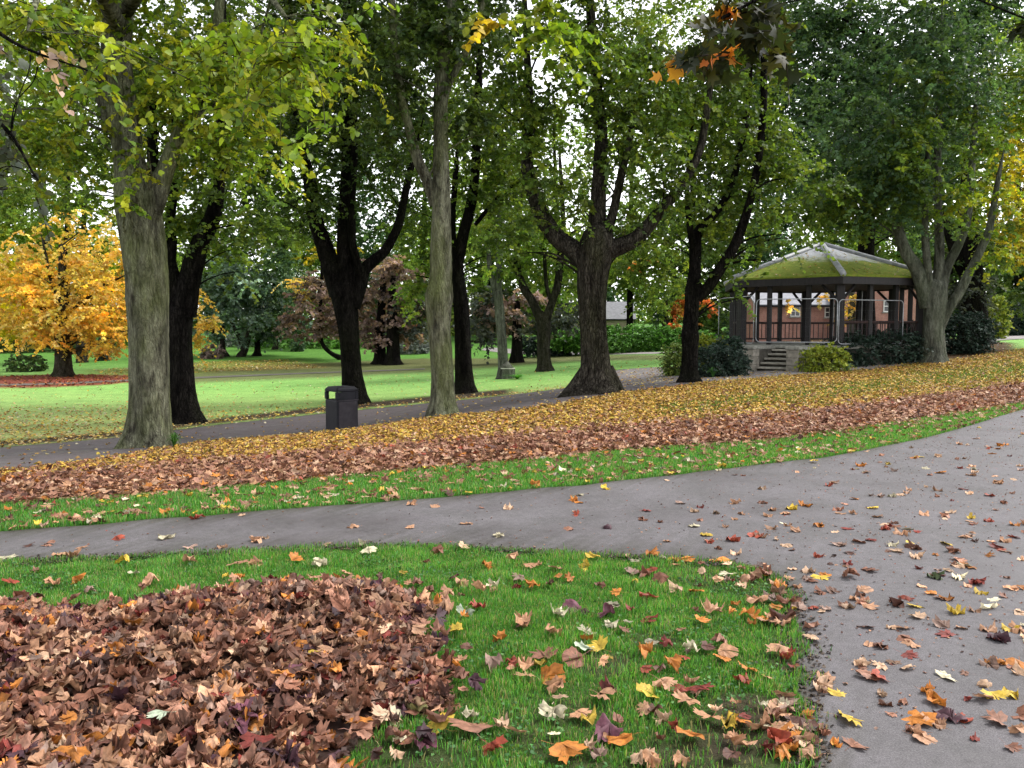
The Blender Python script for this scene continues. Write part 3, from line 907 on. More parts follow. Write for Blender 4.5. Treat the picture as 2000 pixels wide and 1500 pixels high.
def pick(names, probs, n):
    k = rng.choice(len(names), n, p=np.array(probs) / sum(probs))
    return np.array([COLS[x] for x in names])[k] * rng.uniform(0.75, 1.2, (n, 1))


p = fray(sample_poly(POLY_WIND, 17500), .10, .42, .16)
p[:, 2] += np.abs(rng.normal(0, 0.035, len(p))) + 0.008
p2 = sample_poly(POLY_STRIP, 900, dens=lambda x, y, a, b: np.ones_like(x)); p2[:, 2] += 0.025
p3 = sample_poly(POLY_BANK, 2600, dens=lambda x, y, a, b: np.clip(1 - (y - 8) / 9, 0.05, 1)); p3[:, 2] += 0.02
pp = np.concatenate([p, p2, p3])
small_leaves('brown_leaf_windrow', 'long windrow of rusty brown leaves running along the slope', pp, rng.uniform(0.05, 0.088, len(pp)),
             pick(['pink brown', 'brown', 'tan', 'dark brown', 'salmon', 'orange', 'pale tan', 'red'], [.3, .2, .17, .06, .12, .06, .07, .02], len(pp)), MINI, MINI_T, 0.5)
p = sample_poly([(a, min(b, 1560)) for a, b in POLY_PATH if b < 1700] + [(1580, 1560)], 5000, dens=lambda x, y, a, b: 0.25 + 0.75 * np.clip((a - 1200) / 500, 0, 1))
p[:, 2] += 0.010
small_leaves('path_crumbs', 'crushed leaf crumbs and grit on the tarmac path', p, rng.uniform(0.005, 0.018, len(p)), pick(['brown', 'dark brown', 'tan', 'grey brown', 'red'], [.3, .3, .2, .1, .1], len(p)), SIMPLE, SIMPLE_T, 0.3)
YEL = {'gold': (0.60, 0.35, 0.055), 'ochre': (0.45, 0.25, 0.05), 'lemon': (0.66, 0.49, 0.08), 'rust': (0.32, 0.15, 0.045), 'straw': (0.66, 0.50, 0.2), 'dun': (0.13, 0.08, 0.03)}
COLS2 = dict(COLS); COLS.update(YEL)
p = sample_poly(POLY_BANK, 42000, dens=lambda x, y, a, b: np.clip(1.05 - 0.5 * np.clip((a - 1450) / 500, 0, 1) * (0.5 + 0.5 * np.sin(x * 1.7 + 1.3 * np.sin(y * 1.1))), 0.2, 1) * np.where(inpoly(a + rng.normal(0, 40, a.shape), b + rng.normal(0, 8, a.shape), GREENBAND), 0.38, 1))
p = fray(p, .15, .5, .12)
p[:, 2] += 0.012 + np.abs(rng.normal(0, 0.012, len(p)))
small_leaves('yellow_leaf_litter', 'carpet of golden yellow lime leaves covering the bank', p, rng.uniform(0.045, 0.075, len(p)),
             pick(['gold', 'ochre', 'lemon', 'rust', 'straw', 'dun', 'brown'], [.30, .26, .10, .13, .07, .08, .06], len(p)), SIMPLE, SIMPLE_T, 0.4)
LAWNP = FAR_EDGE[:8] + [(1130, 730), (1330, 710), (1330, 700), (860, 728), (300, 745), (-200, 760)]
p = sample_poly(LAWNP, 5200, dens=lambda x, y, a, b: np.clip(1.2 - (y - 15) / 10, 0.025, 1))
q_ = sample_poly(FAR_LITTER, 1200, ymax=90); q2 = sample_poly(RED_RING, 900, ymax=90); q3 = sample_poly(POLY_LOWPATH, 650); q4 = sample_poly(BED, 1500)
q5 = sample_poly([(1180, 760), (1480, 745), (1700, 722), (1800, 706), (1600, 718), (1470, 728), (1310, 716), (1180, 728)], 600)
pl = np.concatenate([p, q_, q3, q4, q5]); pl[:, 2] += 0.02
small_leaves('lawn_litter', 'thin scatter of yellow leaves over the far lawn and lower path', pl, np.concatenate([rng.uniform(0.05, 0.085, len(p)), rng.uniform(0.08, 0.14, len(q_)), rng.uniform(0.05, 0.08, len(q3) + len(q4) + len(q5))]),
             pick(['straw', 'lemon', 'gold', 'cream', 'rust', 'ochre'], [.3, .2, .15, .1, .15, .1], len(pl)), SIMPLE, SIMPLE_T, 0.3)
q2[:, 2] += 0.02
small_leaves('red_leaf_ring', 'ring of red brown leaves under the golden tree', q2, rng.uniform(0.1, 0.16, len(q2)), pick(['red', 'brown', 'orange', 'dark red', 'rust'], [.3, .25, .1, .15, .2], len(q2)), SIMPLE, SIMPLE_T, 0.3)

# ------------------------------------------------------------------ grass blades
NEARLAWN = LOW_EDGE[1:] + [(600, 2200), (-400, 1900)]


def blades(name, label, p, h, w, cols):
    n = len(p)
    yaw = rng.uniform(0, 6.28, n); lean = rng.normal(0, 0.35, n); laz = rng.uniform(0, 6.28, n)
    hx = np.stack([np.cos(yaw), np.sin(yaw), np.zeros(n)], -1) * (w / 2)[:, None]
    tip = np.stack([np.cos(laz) * np.sin(lean), np.sin(laz) * np.sin(lean), np.cos(lean)], -1) * h[:, None]
    midp = tip * 0.55; midp[:, 2] += 0.12 * h
    v = np.stack([p - hx, p + hx, p + midp + hx * 0.75, p + midp - hx * 0.75, p + tip], 1)
    b = (np.arange(n) * 5)[:, None]
    q = b + np.array([[0, 1, 2, 3]]); t_ = b + np.array([[3, 2, 4]])
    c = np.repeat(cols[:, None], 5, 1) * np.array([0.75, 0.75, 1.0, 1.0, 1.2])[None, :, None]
    o = mesh_np(name, v.reshape(-1, 3), t_, q, c.reshape(-1, 3), M['blade'])
    return tag(o, label, 'grass', None, 'stuff')


def soilmask(x, y, a, b):
    k = 1 - 0.9 * wear(x, y, a, b)
    ja = a + rng.normal(0, 28, x.shape); jb = b + rng.normal(0, 18, x.shape)
    for s in SOIL: k = np.where(inpoly(ja, jb, s), 0.10, k)
    k = np.where(pile_h(x, y) > 0, 0.0, k)
    f = 0.5 + 0.5 * np.sin(x * 5 + 2 * np.sin(y * 3.1)) * np.sin(y * 6.3 + x * 1.7)
    return k * (0.62 + 0.38 * f)


def gcols(n, pal):
    k = rng.integers(0, len(pal), n)
    return np.array(pal)[k] * rng.uniform(0.7, 1.3, (n, 1))


GP = [(0.085, 0.28, 0.030), (0.10, 0.30, 0.036), (0.06, 0.22, 0.028), (0.17, 0.33, 0.06), (0.08, 0.24, 0.07), (0.32, 0.30, 0.15), (0.13, 0.32, 0.09)]
p = sample_poly([(a, min(b, 1620)) for a, b in NEARLAWN], 120000, dens=lambda x, y, a, b: soilmask(x, y, a, b) * np.clip(1.15 - (y - 2) * 0.10, 0.3, 1))
tuf = 0.75 + 0.45 * np.sin(p[:, 0] * 9 + 2 * np.sin(p[:, 1] * 7)) * np.sin(p[:, 1] * 11 + p[:, 0] * 3)
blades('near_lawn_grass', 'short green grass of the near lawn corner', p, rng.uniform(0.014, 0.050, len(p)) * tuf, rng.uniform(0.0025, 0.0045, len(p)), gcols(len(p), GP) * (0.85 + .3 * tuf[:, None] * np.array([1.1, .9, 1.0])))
# tufts and trodden soil spilling over the lawn edge on to the tarmac
ed_ = resample(smooth_line(np.array([hit(a, b) for a, b in LOW_EDGE[1:-1]]), 2), 500)
tn_ = np.gradient(ed_, axis=0)[:, :2]; tn_ /= np.linalg.norm(tn_, axis=1)[:, None]
ki = rng.integers(0, 500, 5200)
wv = 0.5 + 0.5 * np.sin(ki * .21 + 2 * np.sin(ki * .083))
of = -np.abs(rng.normal(0, .035, len(ki))) * wv * 1.5 + .01
ep = ed_[ki].copy(); ep[:, :2] += np.stack([-tn_[:, 1], tn_[:, 0]], -1)[ki] * -of[:, None]
ep[:, 2] = gz(ep[:, 0], ep[:, 1]) + .006
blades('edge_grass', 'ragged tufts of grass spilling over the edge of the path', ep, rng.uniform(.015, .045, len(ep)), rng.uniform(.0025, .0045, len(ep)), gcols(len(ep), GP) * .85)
ki = rng.integers(0, 500, 3600)
of = rng.normal(-.02, .05, len(ki))
ep = ed_[ki].copy(); ep[:, :2] += np.stack([-tn_[:, 1], tn_[:, 0]], -1)[ki] * -of[:, None]
ep[:, 2] = gz(ep[:, 0], ep[:, 1]) + .011
small_leaves('edge_soil', 'dark crumbs of soil and leaf along the edge of the path', ep, rng.uniform(.006, .024, len(ep)), gcols(len(ep), [(.05, .035, .026), (.08, .055, .04), (.035, .026, .02), (.12, .08, .05)]), SIMPLE, SIMPLE_T, .3)['category'] = 'soil'
c_ = sample_poly([(a, min(b, 1620)) for a, b in NEARLAWN], 2600, dens=lambda x, y, a, b: np.clip(np.sin(x * 4.1 + 2 * np.sin(y * 2.7)) * np.sin(y * 5 + x), 0.05, 1) * (pile_h(x, y) <= 0))
c_[:, 2] += rng.uniform(.008, .03, len(c_))
small_leaves('clover', 'small broad leaved weeds growing in the near lawn', c_, rng.uniform(.008, .022, len(c_)), gcols(len(c_), [(.05, .17, .03), (.09, .2, .05), (.04, .12, .03)]), SIMPLE, SIMPLE_T, .5)['category'] = 'weeds'
p = sample_poly(POLY_STRIP, 80000, dens=lambda x, y, a, b: np.clip(1.2 - (y - 6) * 0.1, 0.25, 1))
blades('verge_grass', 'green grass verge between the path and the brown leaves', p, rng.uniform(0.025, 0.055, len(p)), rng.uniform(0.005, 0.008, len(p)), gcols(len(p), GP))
p = sample_poly(POLY_BANK, 34000, dens=lambda x, y, a, b: np.clip((a - 1100) / 700, 0.06, 0.8) * np.where(np.sin(x * 1.7 + 1.3 * np.sin(y * 1.1)) * np.sin(y * 1.5 + x * 0.4) > -0.1, 1, 0.2) + inpoly(a, b, GREENBAND) * .6)
blades('bank_grass', 'patchy grass showing through the yellow leaves on the bank', p, rng.uniform(0.03, 0.06, len(p)), rng.uniform(0.008, 0.013, len(p)), gcols(len(p), [(0.09, 0.17, 0.02), (0.13, 0.18, 0.03), (0.06, 0.15, 0.02)]))

# ------------------------------------------------------------------ trees
PAL = {
    'lime': [(0.060, 0.105, 0.014), (0.085, 0.135, 0.018), (0.042, 0.078, 0.012), (0.12, 0.155, 0.02), (0.05, 0.09, 0.02)],
    'limedark': [(0.030, 0.056, 0.014), (0.045, 0.075, 0.015), (0.02, 0.04, 0.012), (0.065, 0.095, 0.018)],
    'yellowgreen': [(0.13, 0.20, 0.016), (0.09, 0.16, 0.014), (0.18, 0.23, 0.018), (0.065, 0.12, 0.014), (0.27, 0.27, 0.02)],
    'yellow': [(0.40, 0.33, 0.02), (0.30, 0.28, 0.02), (0.5, 0.34, 0.03), (0.2, 0.22, 0.02)],
    'blue': [(0.036, 0.075, 0.034), (0.054, 0.10, 0.045), (0.025, 0.055, 0.027), (0.07, 0.118, 0.04)],
    'silver': [(0.07, 0.10, 0.085), (0.10, 0.135, 0.11), (0.05, 0.085, 0.06), (0.07, 0.12, 0.06)],
    'gold': [(0.70, 0.48, 0.08), (0.64, 0.38, 0.07), (0.72, 0.56, 0.11), (0.58, 0.31, 0.06), (0.70, 0.56, 0.24), (0.46, 0.42, 0.08)],
    'lemon': [(0.55, 0.47, 0.015), (0.45, 0.42, 0.015), (0.62, 0.5, 0.03)],
    'copper': [(0.13, 0.088, 0.082), (0.17, 0.12, 0.105), (0.09, 0.066, 0.066), (0.20, 0.135, 0.11), (0.12, 0.10, 0.085)],
    'redorange': [(0.60, 0.13, 0.05), (0.5, 0.16, 0.04), (0.4, 0.2, 0.05), (0.2, 0.16, 0.03)],
    'mid': [(0.075, 0.125, 0.02), (0.10, 0.155, 0.025), (0.055, 0.095, 0.02), (0.14, 0.17, 0.03)],
    'grey': [(0.06, 0.075, 0.06), (0.085, 0.10, 0.08), (0.045, 0.055, 0.045)],
    'maple': [(0.022, 0.03, 0.009), (0.015, 0.022, 0.008), (0.05, 0.048, 0.012)],
    'hot': [(0.5, 0.16, 0.03), (0.55, 0.28, 0.03), (0.4, 0.09, 0.04)],
}
MAPLEV = np.array([(0, 0, 0), (.5, .1, .06), (.28, .3, .02), (.62, .62, .10), (.2, .6, .0), (0, 1.1, .05), (-.2, .6, .0), (-.62, .62, .10), (-.28, .3, .02), (-.5, .1, .06), (0, .35, -.05)])
LEAFV4 = np.array([(0, 0, 0), (.42, .42, .09), (0, 1.0, -.04), (-.42, .42, .09)])      # folded along the rib
LEAFQ4 = np.array([(0, 1, 2), (0, 2, 3)])
LEAFV8 = np.array([(0, 0.04, 0), (.30, .0, .05), (.46, .30, .09), (.30, .68, .04), (0, 1.02, -.05), (-.30, .68, .04), (-.46, .30, .09), (-.30, .0, .05)])
LEAFQ8 = np.array([(0, 1, 2), (0, 2, 3), (0, 3, 4), (0, 4, 5), (0, 5, 6), (0, 6, 7)])


def unit(a): return a / (np.linalg.norm(a, axis=-1, keepdims=True) + 1e-9)


for _k, _m in (('lime', 1.42), ('limedark', 1.35), ('mid', 1.6), ('blue', 1.35), ('silver', 1.7), ('yellowgreen', 1.25), ('yellow', 1.05), ('copper', 1.65)):
    PAL[_k] = [tuple(min(v * _m, .7) for v in c_) for c_ in PAL[_k]]


def sprays(o, Ls, k, size, pal, droop=0.6, shape='q', hang=0.5, twig=True, cvar=0.3, out=None, tone=None):
    """leafy twigs: o (S,3) starts, k leaves on each; returns verts, tris, colours"""
    S = len(o)
    az = rng.uniform(0, 6.283, S)
    d = np.stack([np.cos(az), np.sin(az), rng.normal(0.05, 0.3, S)], -1)
    if out is not None: d = d + out
    d = unit(d)
    t = (np.arange(k) + rng.uniform(0.1, 0.9, (S, k))) / k
    dr = droop * rng.uniform(0.5, 1.4, (S, 1))
    L = Ls * rng.uniform(0.6, 1.4, (S, 1))
    pt = o[:, None] + d[:, None] * (L * t)[..., None]
    pt[..., 2] -= dr * L * t ** 2
    side = unit(np.cross(d, [0, 0, 1.0]))
    sg = np.where(np.arange(k) % 2 == 0, 1.0, -1.0)[None, :, None]
    ax = side[:, None] * sg * 0.8 + d[:, None] * 0.5 + rng.normal(0, 0.45, (S, k, 3))
    ax[..., 2] -= hang
    ax = unit(ax)
    nrm = rng.normal(0, 0.75, (S, k, 3)); nrm[..., 2] += 0.75
    xx = unit(np.cross(ax, nrm)); zz = np.cross(xx, ax)
    sz = size * rng.uniform(0.65, 1.25, (S, k))
    SH, TR = (LEAFV8, LEAFQ8) if shape == 'o' else (MAPLEV, MINI_T) if shape == 'm' else (LEAFV4, LEAFQ4)
    B = np.stack([xx, ax, zz], -2)  # rows
    v = np.einsum('vj,skji->skvi', SH, B) * sz[..., None, None] + pt[:, :, None]
    pal = np.array(pal)
    base = pal[rng.integers(0, len(pal), S)] * rng.uniform(1 - cvar, 1 + cvar, (S, 1))
    if tone is not None: base = base * tone[:, None]
    c = base[:, None] * 0.65 + pal[rng.integers(0, len(pal), (S, k))] * 0.35
    c = c * rng.uniform(0.75, 1.25, (S, k, 1))
    V = len(SH)
    cc = np.repeat(c[:, :, None], V, 2)
    tri = (TR[None] + (np.arange(S * k) * V)[:, None, None]).reshape(-1, 3)
    v = v.reshape(-1, 3); cc = cc.reshape(-1, 3)
    if twig:
        ts = np.array([0.0, 0.5, 1.0])
        tp = o[:, None] + d[:, None] * (L * ts[None])[..., None]
        tp[..., 2] -= dr * L * (ts ** 2)[None]
        rr = np.array([0.006, 0.004, 0.0015])
        up = np.cross(side, d)
        ring = []
        for a in (0, 2.094, 4.189):
            ring.append(tp + (side[:, None] * math.cos(a) + up[:, None] * math.sin(a)) * rr[None, :, None])
        tv = np.stack(ring, 2).reshape(S, 9, 3)
        f = []
        for s in (0, 1):
            for a in range(3):
                b = (a + 1) % 3
                f += [(s * 3 + a, s * 3 + b, s * 3 + 3 + b), (s * 3 + a, s * 3 + 3 + b, s * 3 + 3 + a)]
        f = np.array(f)
        tt_ = (f[None] + (np.arange(S) * 9)[:, None, None]).reshape(-1, 3) + len(v)
        tri = np.concatenate([tri, tt_]); v = np.concatenate([v, tv.reshape(-1, 3)])
        cc = np.concatenate([cc, np.tile([0.035, 0.026, 0.018], (S * 9, 1))])
    return v, tri, cc


def spline(pts, n):
    pts = np.asarray(pts, float)
    if len(pts) == 2: return resample(pts, n)
    P_ = np.concatenate([2 * pts[:1] - pts[1:2], pts, 2 * pts[-1:] - pts[-2:-1]])
    out = []
    for i in range(1, len(P_) - 2):
        t = np.linspace(0, 1, 9)[:-1, None]
        a, b, c, d = P_[i - 1], P_[i], P_[i + 1], P_[i + 2]
        out.append(0.5 * ((2 * b) + (-a + c) * t + (2 * a - 5 * b + 4 * c - d) * t ** 2 + (-a + 3 * b - 3 * c + d) * t ** 3))
    out.append(pts[-1:])
    return resample(np.concatenate(out), n)


def limb_tube(name, pw, mat, parent, origin, sides=14, flare=0.0, seed=0, lump=0.05):
    """pw: (n,4) world points with radius"""
    r_ = np.random.default_rng(seed)
    L = np.linalg.norm(np.diff(pw[:, :3], axis=0), axis=1).sum()
    n = int(np.clip(L / max(pw[:, 3].mean() * 0.6, 0.03), 8, 70))
    q = spline(pw, n)
    c, rad = q[:, :3], np.maximum(q[:, 3], 0.004)
    tan = unit(np.gradient(c, axis=0))
    u = unit(np.cross(tan[0], [0.3, 1, 0.1])); U = []
    for t in tan:
        u = unit(u - t * (u @ t)); U.append(u)
    U = np.array(U); W = np.cross(tan, U)
    a = np.linspace(0, 2 * math.pi, sides, endpoint=False)
    ph = r_.uniform(0, 6.28, 4)
    hgt = np.linspace(0, L, n)[:, None]
    rr = rad[:, None] * (1 + lump * np.sin(3 * a[None] + ph[0] + hgt * 0.8) + lump * 0.8 * np.sin(2 * a[None] + ph[1] - hgt * 1.3) + lump * 0.7 * np.sin(5 * a[None] + ph[2] + hgt * 2.1)
                         + r_.normal(0, lump * 0.25, (n, sides)))
    if flare:
        rr = rr * (1 + flare * np.exp(-hgt / 0.28) * (0.5 + 0.5 * np.cos(4 * a[None] + ph[3])))
    v = c[:, None] + (U[:, None] * np.cos(a)[None, :, None] + W[:, None] * np.sin(a)[None, :, None]) * rr[..., None]
    i = (np.arange(n - 1)[:, None] * sides + np.arange(sides)[None]).ravel()
    j = (np.arange(n - 1)[:, None] * sides + (np.arange(sides)[None] + 1) % sides).ravel()
    quads = np.stack([i, j, j + sides, i + sides], -1)
    tip = n * sides
    v = np.concatenate([v.reshape(-1, 3), c[-1:] + tan[-1:] * rad[-1]])
    tr = np.stack([(n - 1) * sides + np.arange(sides), (n - 1) * sides + (np.arange(sides) + 1) % sides, np.full(sides, tip)], -1)
    return mesh_np(name, v, tr, quads, None, mat, parent, True, origin)


LEAFCOUNT = [0]


def W(pts, D):
    out = []
    for q in pts:
        d = q[3] if len(q) > 3 else D
        out.append(np.concatenate([at(q[0], q[1], d), [q[2] * 0.5 * d / F]]))
    return np.array(out)


def tree(name, label, D, trunk, limbs, blobs, pal='lime', leaf=0.09, bark='bark_mid', cat='tree', group=None, shape='q', flare=0.35, k=16, droop=0.6, twig=None, roots=(), branches=True, sprayL=0.55, mat=None, cvar=0.3, hang=0.5):
    tw = W(trunk, D)
    base = tw[0, :3].copy()
    base[2] = float(gz(base[0], base[1]))
    root = thing(name, label, cat, base, group)
    low = tw[0].copy(); low[2] = base[2] - 0.25; low[3] *= 1.15
    tw[0, 2] = base[2] + 0.02
    limb_tube('trunk', np.concatenate([low[None], tw]), M[bark], root, base, 18, flare, int(D * 7))
    LW = [tw]
    for i, l in enumerate(limbs):
        lw = W(l, D)
        ext = lw[-1].copy(); ext[:3] += (lw[-1, :3] - lw[-2, :3]) / (np.linalg.norm(lw[-1, :3] - lw[-2, :3]) + 1e-6) * min(1.6, lw[-1, 3] * 14); ext[3] = 0.008
        lw = np.concatenate([lw, ext[None]])
        # a little depth for each limb, growing away from the fork
        dv = (random.random() - 0.5) * 2 * 0.12 * np.arange(len(lw))
        if all(len(q) == 3 for q in l): lw[:, 1] += dv
        limb_tube('limb', lw, M[bark], root, base, 12, 0, i + int(D))
        LW.append(lw)
    for i, l in enumerate(roots):
        limb_tube('root', W(l, D), M[bark], root, base, 10, 0, i + 50)
    allp = np.concatenate([spline(l, 20) for l in LW])
    vs, ts, cs = [], [], []
    nv = 0
    for bi, b in enumerate(blobs):
        px, py, rx, ry, lai = b[:5]
        o = dict(b[5]) if len(b) > 5 else {}
        bd = o.get('D', D); dd = o.get('dD', max(rx, ry) * bd / F * 0.8)
        sz = o.get('leaf', leaf)
        lap = 0.5 * (sz * F / bd) ** 2
        nl = lai * o.get('m', 3.6 if bd < 45 else 3.2) * math.pi * rx * ry / lap
        kk = o.get('k', k)
        S = max(int(nl / kk), 3)
        # clumps inside the blob give an uneven outline with holes
        nc = max(4, int(S / 9))
        def ball(n_):
            r = unit(rng.normal(0, 1, (n_, 3))) * (rng.random((n_, 1)) ** 0.45)
            return r
        cc = ball(nc)
        ci = rng.integers(0, nc, S)
        e = cc[ci] + rng.normal(0, 0.17, (S, 3))
        tone = np.exp(rng.normal(0, 0.38, nc))[ci]
        pp_ = at(px + e[:, 0] * rx, py + e[:, 1] * ry, bd + e[:, 2] * dd)
        gzz = gz(pp_[:, 0], pp_[:, 1])
        pp_[:, 2] = np.maximum(pp_[:, 2], gzz + 0.25)
        if D > 65: tone = tone * 1.35  # far leaves lightened, distance haze put into their colour
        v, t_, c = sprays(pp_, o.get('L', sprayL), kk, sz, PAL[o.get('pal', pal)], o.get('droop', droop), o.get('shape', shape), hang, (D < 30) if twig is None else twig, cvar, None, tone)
        LEAFCOUNT[0] += S * kk; vs.append(v); ts.append(t_ + nv); cs.append(c); nv += len(v)
        if branches and D < 45:
            tgt = at(px, py, bd)
            for _ in range(o.get('nb', 2)):
                e1 = unit(rng.normal(0, 1, 3)) * 0.6
                tg = at(px + e1[0] * rx, py + e1[1] * ry, bd + e1[2] * dd)
                dist = np.linalg.norm(allp[:, :3] - tg, axis=1) + 2.0 * np.maximum(allp[:, 2] - tg[2] + 0.5, 0)
                s_ = allp[int(np.argmin(dist + rng.uniform(0, 1.0, len(dist))))]
                ln = np.linalg.norm(tg - s_[:3])
                if ln < 0.4: continue
                r0 = min(s_[3] * 0.5, 0.012 + 0.012 * ln)
                m1 = s_[:3] * 0.65 + tg * 0.35 + np.array([rng.normal(0, .05), rng.normal(0, .05), 0.10]) * ln
                m2 = s_[:3] * 0.3 + tg * 0.7 + np.array([rng.normal(0, .05), rng.normal(0, .05), 0.09]) * ln
                limb_tube('branch', np.array([[*s_[:3], r0], [*m1, r0 * .75], [*m2, r0 * .5], [*tg, 0.006]]), M[bark], root, base, 7, 0, bi, 0.03)
    if vs:
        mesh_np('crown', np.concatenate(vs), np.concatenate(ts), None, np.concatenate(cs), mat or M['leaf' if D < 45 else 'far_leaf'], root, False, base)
    return root


exec_trees = True
G1 = 'mature lime trees along the lower path'
tree('lime_tree', 'tall pale lime tree at left with mossy trunk beside the lower path', 14,
     [(290, 872, 111), (291, 845, 90), (293, 790, 79), (292, 700, 75), (288, 600, 75), (280, 500, 77), (272, 430, 79), (262, 390, 71), (255, 330, 59), (244, 250, 56), (232, 170, 59), (228, 100, 54), (236, 0, 50), (245, -150, 43), (250, -330, 27)],
     [[(285, 430, 50), (305, 385, 44), (326, 330, 32), (350, 270, 28), (380, 228, 26), (407, 170, 22), (425, 80, 20), (440, -80, 16)],
      [(236, 270, 36), (215, 225, 32), (195, 180, 26), (170, 130, 24), (140, 60, 20), (110, -60, 16)],
      [(238, 20, 40, 14), (300, -60, 34, 12), (400, -90, 26, 9.5), (480, -60, 18, 7.8), (540, 10, 10, 7)],
      [(233, 60, 36, 14), (180, -50, 30, 11.5), (120, -80, 22, 9), (80, -20, 14, 7.4), (60, 40, 8, 6.8)]],
     [(260, -480, 330, 260, .55, dict(leaf=.2, nb=0)), (120, 280, 130, 100, .45), (100, 70, 190, 100, .75), (380, 130, 200, 120, .75), (560, 110, 140, 110, .6), (330, -170, 420, 150, .5), (440, 290, 100, 90, .5), (60, 210, 90, 60, .3),
      (105, 55, 150, 60, .42, dict(D=7, pal='yellowgreen', shape='o', leaf=.074, nb=1, dD=.8)), (225, 160, 75, 70, .4, dict(D=7.5, pal='yellowgreen', shape='o', leaf=.074, nb=1)),
      (430, 120, 150, 80, .5, dict(D=7.5, pal='yellowgreen', shape='o', leaf=.074, nb=2, dD=.8)), (600, 90, 85, 100, .55, dict(D=7, pal='yellowgreen', shape='o', leaf=.074, nb=2)), (635, 250, 40, 30, .6, dict(D=7, pal='yellowgreen', shape='o', leaf=.074, nb=1)),
      (500, 210, 100, 60, .5, dict(D=7.5, pal='yellowgreen', shape='o', leaf=.074, nb=1)), (530, 300, 60, 50, .35, dict(D=8, pal='yellowgreen', shape='o', leaf=.074, nb=1)), (640, 30, 60, 50, .5, dict(D=7, pal='yellowgreen', shape='o', leaf=.074)),
      (262, 355, 55, 35, .45, dict(D=13, pal='yellowgreen', shape='o', dD=.3, L=.3)), (245, 395, 28, 20, .5, dict(D=13.2, pal='yellowgreen', shape='o', dD=.2, L=.25)), (275, 300, 30, 14, .4, dict(D=13.3, pal='yellowgreen', shape='o', dD=.2, L=.25))],
     'yellowgreen', .085, 'bark_pale', group=G1, shape='o')
tree('lime_tree', 'black trunked forked lime tree close behind the pale left lime tree', 20.6,
     [(366, 824, 70), (362, 800, 56), (355, 740, 49), (351, 680, 48), (349, 640, 52), (347, 605, 56)],
     [[(340, 620, 40), (325, 575, 34), (313, 520, 30), (306, 450, 26), (300, 350, 22), (296, 200, 18)],
      [(352, 615, 40), (345, 560, 30), (331, 515, 25), (332, 470, 22), (330, 430, 18), (338, 340, 15), (335, 200, 12)],
      [(358, 615, 46), (368, 565, 40), (384, 508, 38), (408, 455, 34), (428, 415, 30), (438, 340, 24), (445, 220, 18), (450, 60, 14)]],
     [(380, -420, 330, 240, .8, dict(leaf=.2, nb=0)), (250, 200, 160, 120, .6), (400, 320, 110, 120, 1.0), (360, 450, 60, 60, .6), (470, 430, 85, 80, .7), (330, 120, 200, 150, .8), (455, 510, 40, 50, .35), (380, -150, 200, 120, .4), (150, 330, 100, 90, .45)],
     'lime', .12, 'bark_dark', group=G1)
tree('lime_tree', 'black trunked lime tree behind the litter bin, its stem splitting in three', 26,
     [(692, 790, 66), (692, 768, 48), (686, 715, 37), (680, 650, 40), (676, 610, 46), (666, 560, 50)],
     [[(662, 575, 40), (648, 530, 36), (634, 484, 33), (620, 440, 30), (611, 400, 28), (604, 350, 25), (585, 280, 22), (574, 200, 20), (566, 100, 18), (560, -60, 14)],
      [(674, 580, 40), (675, 520, 32), (674, 460, 30), (675, 400, 29), (680, 300, 28), (682, 200, 27), (682, 80, 26), (684, -120, 20)],
      [(690, 600, 30), (703, 560, 27), (710, 528, 26), (728, 508, 23), (748, 490, 20), (764, 462, 18), (775, 435, 17), (783, 395, 15), (793, 340, 14), (805, 290, 11)],
      [(706, 540, 18), (697, 505, 16), (690, 470, 14), (688, 420, 12), (697, 340, 10)]],
     [(690, -330, 300, 220, .9, dict(leaf=.22, nb=0)), (690, 30, 150, 90, .9), (640, 150, 170, 190, 1.0), (600, 400, 90, 70, .5), (740, 330, 90, 100, .8), (530, 330, 80, 110, .9), (720, 150, 90, 140, .7), (660, -150, 200, 120, .4)],
     'limedark', .13, 'bark_dark', group=G1)
tree('lime_tree', 'straight slender pale lime tree in the middle with a knobbly waist', 17,
     [(866, 810, 66), (866, 785, 52), (866, 745, 46), (862, 690, 44), (857, 640, 43), (857, 600, 50), (858, 578, 53), (861, 545, 43), (861, 470, 40), (861, 400, 36), (861, 315, 31), (861, 240, 28), (861, 175, 26), (868, 90, 23), (880, 30, 22), (895, -60, 20), (905, -250, 12)],
     [[(850, 400, 22), (836, 355, 20), (818, 315, 20), (800, 250, 18), (788, 200, 17), (775, 110, 15), (768, 0, 12)],
      [(865, 200, 16), (880, 160, 14), (915, 100, 13), (940, 40, 11), (965, -60, 9)], [(893, -50, 16, 17), (950, -130, 12, 14.5), (1030, -70, 7, 12.4), (1065, 40, 3, 12)]],
     [(880, -460, 300, 240, .6, dict(leaf=.2, nb=0)), (820, 90, 140, 140, .75), (930, 60, 110, 100, .8), (760, 200, 90, 120, .6), (850, -150, 220, 120, .4), (930, 220, 60, 90, .5), (830, 20, 60, 60, .5),
      (1020, 20, 80, 45, .5, dict(D=12, pal='yellowgreen', shape='o', nb=0)), (1065, 100, 50, 60, .7, dict(D=12, pal='yellowgreen', shape='o', nb=0)), (960, 45, 30, 25, .4, dict(D=12, pal='yellow', shape='o', nb=0))],
     'limedark', .115, 'bark_pale', group=G1)
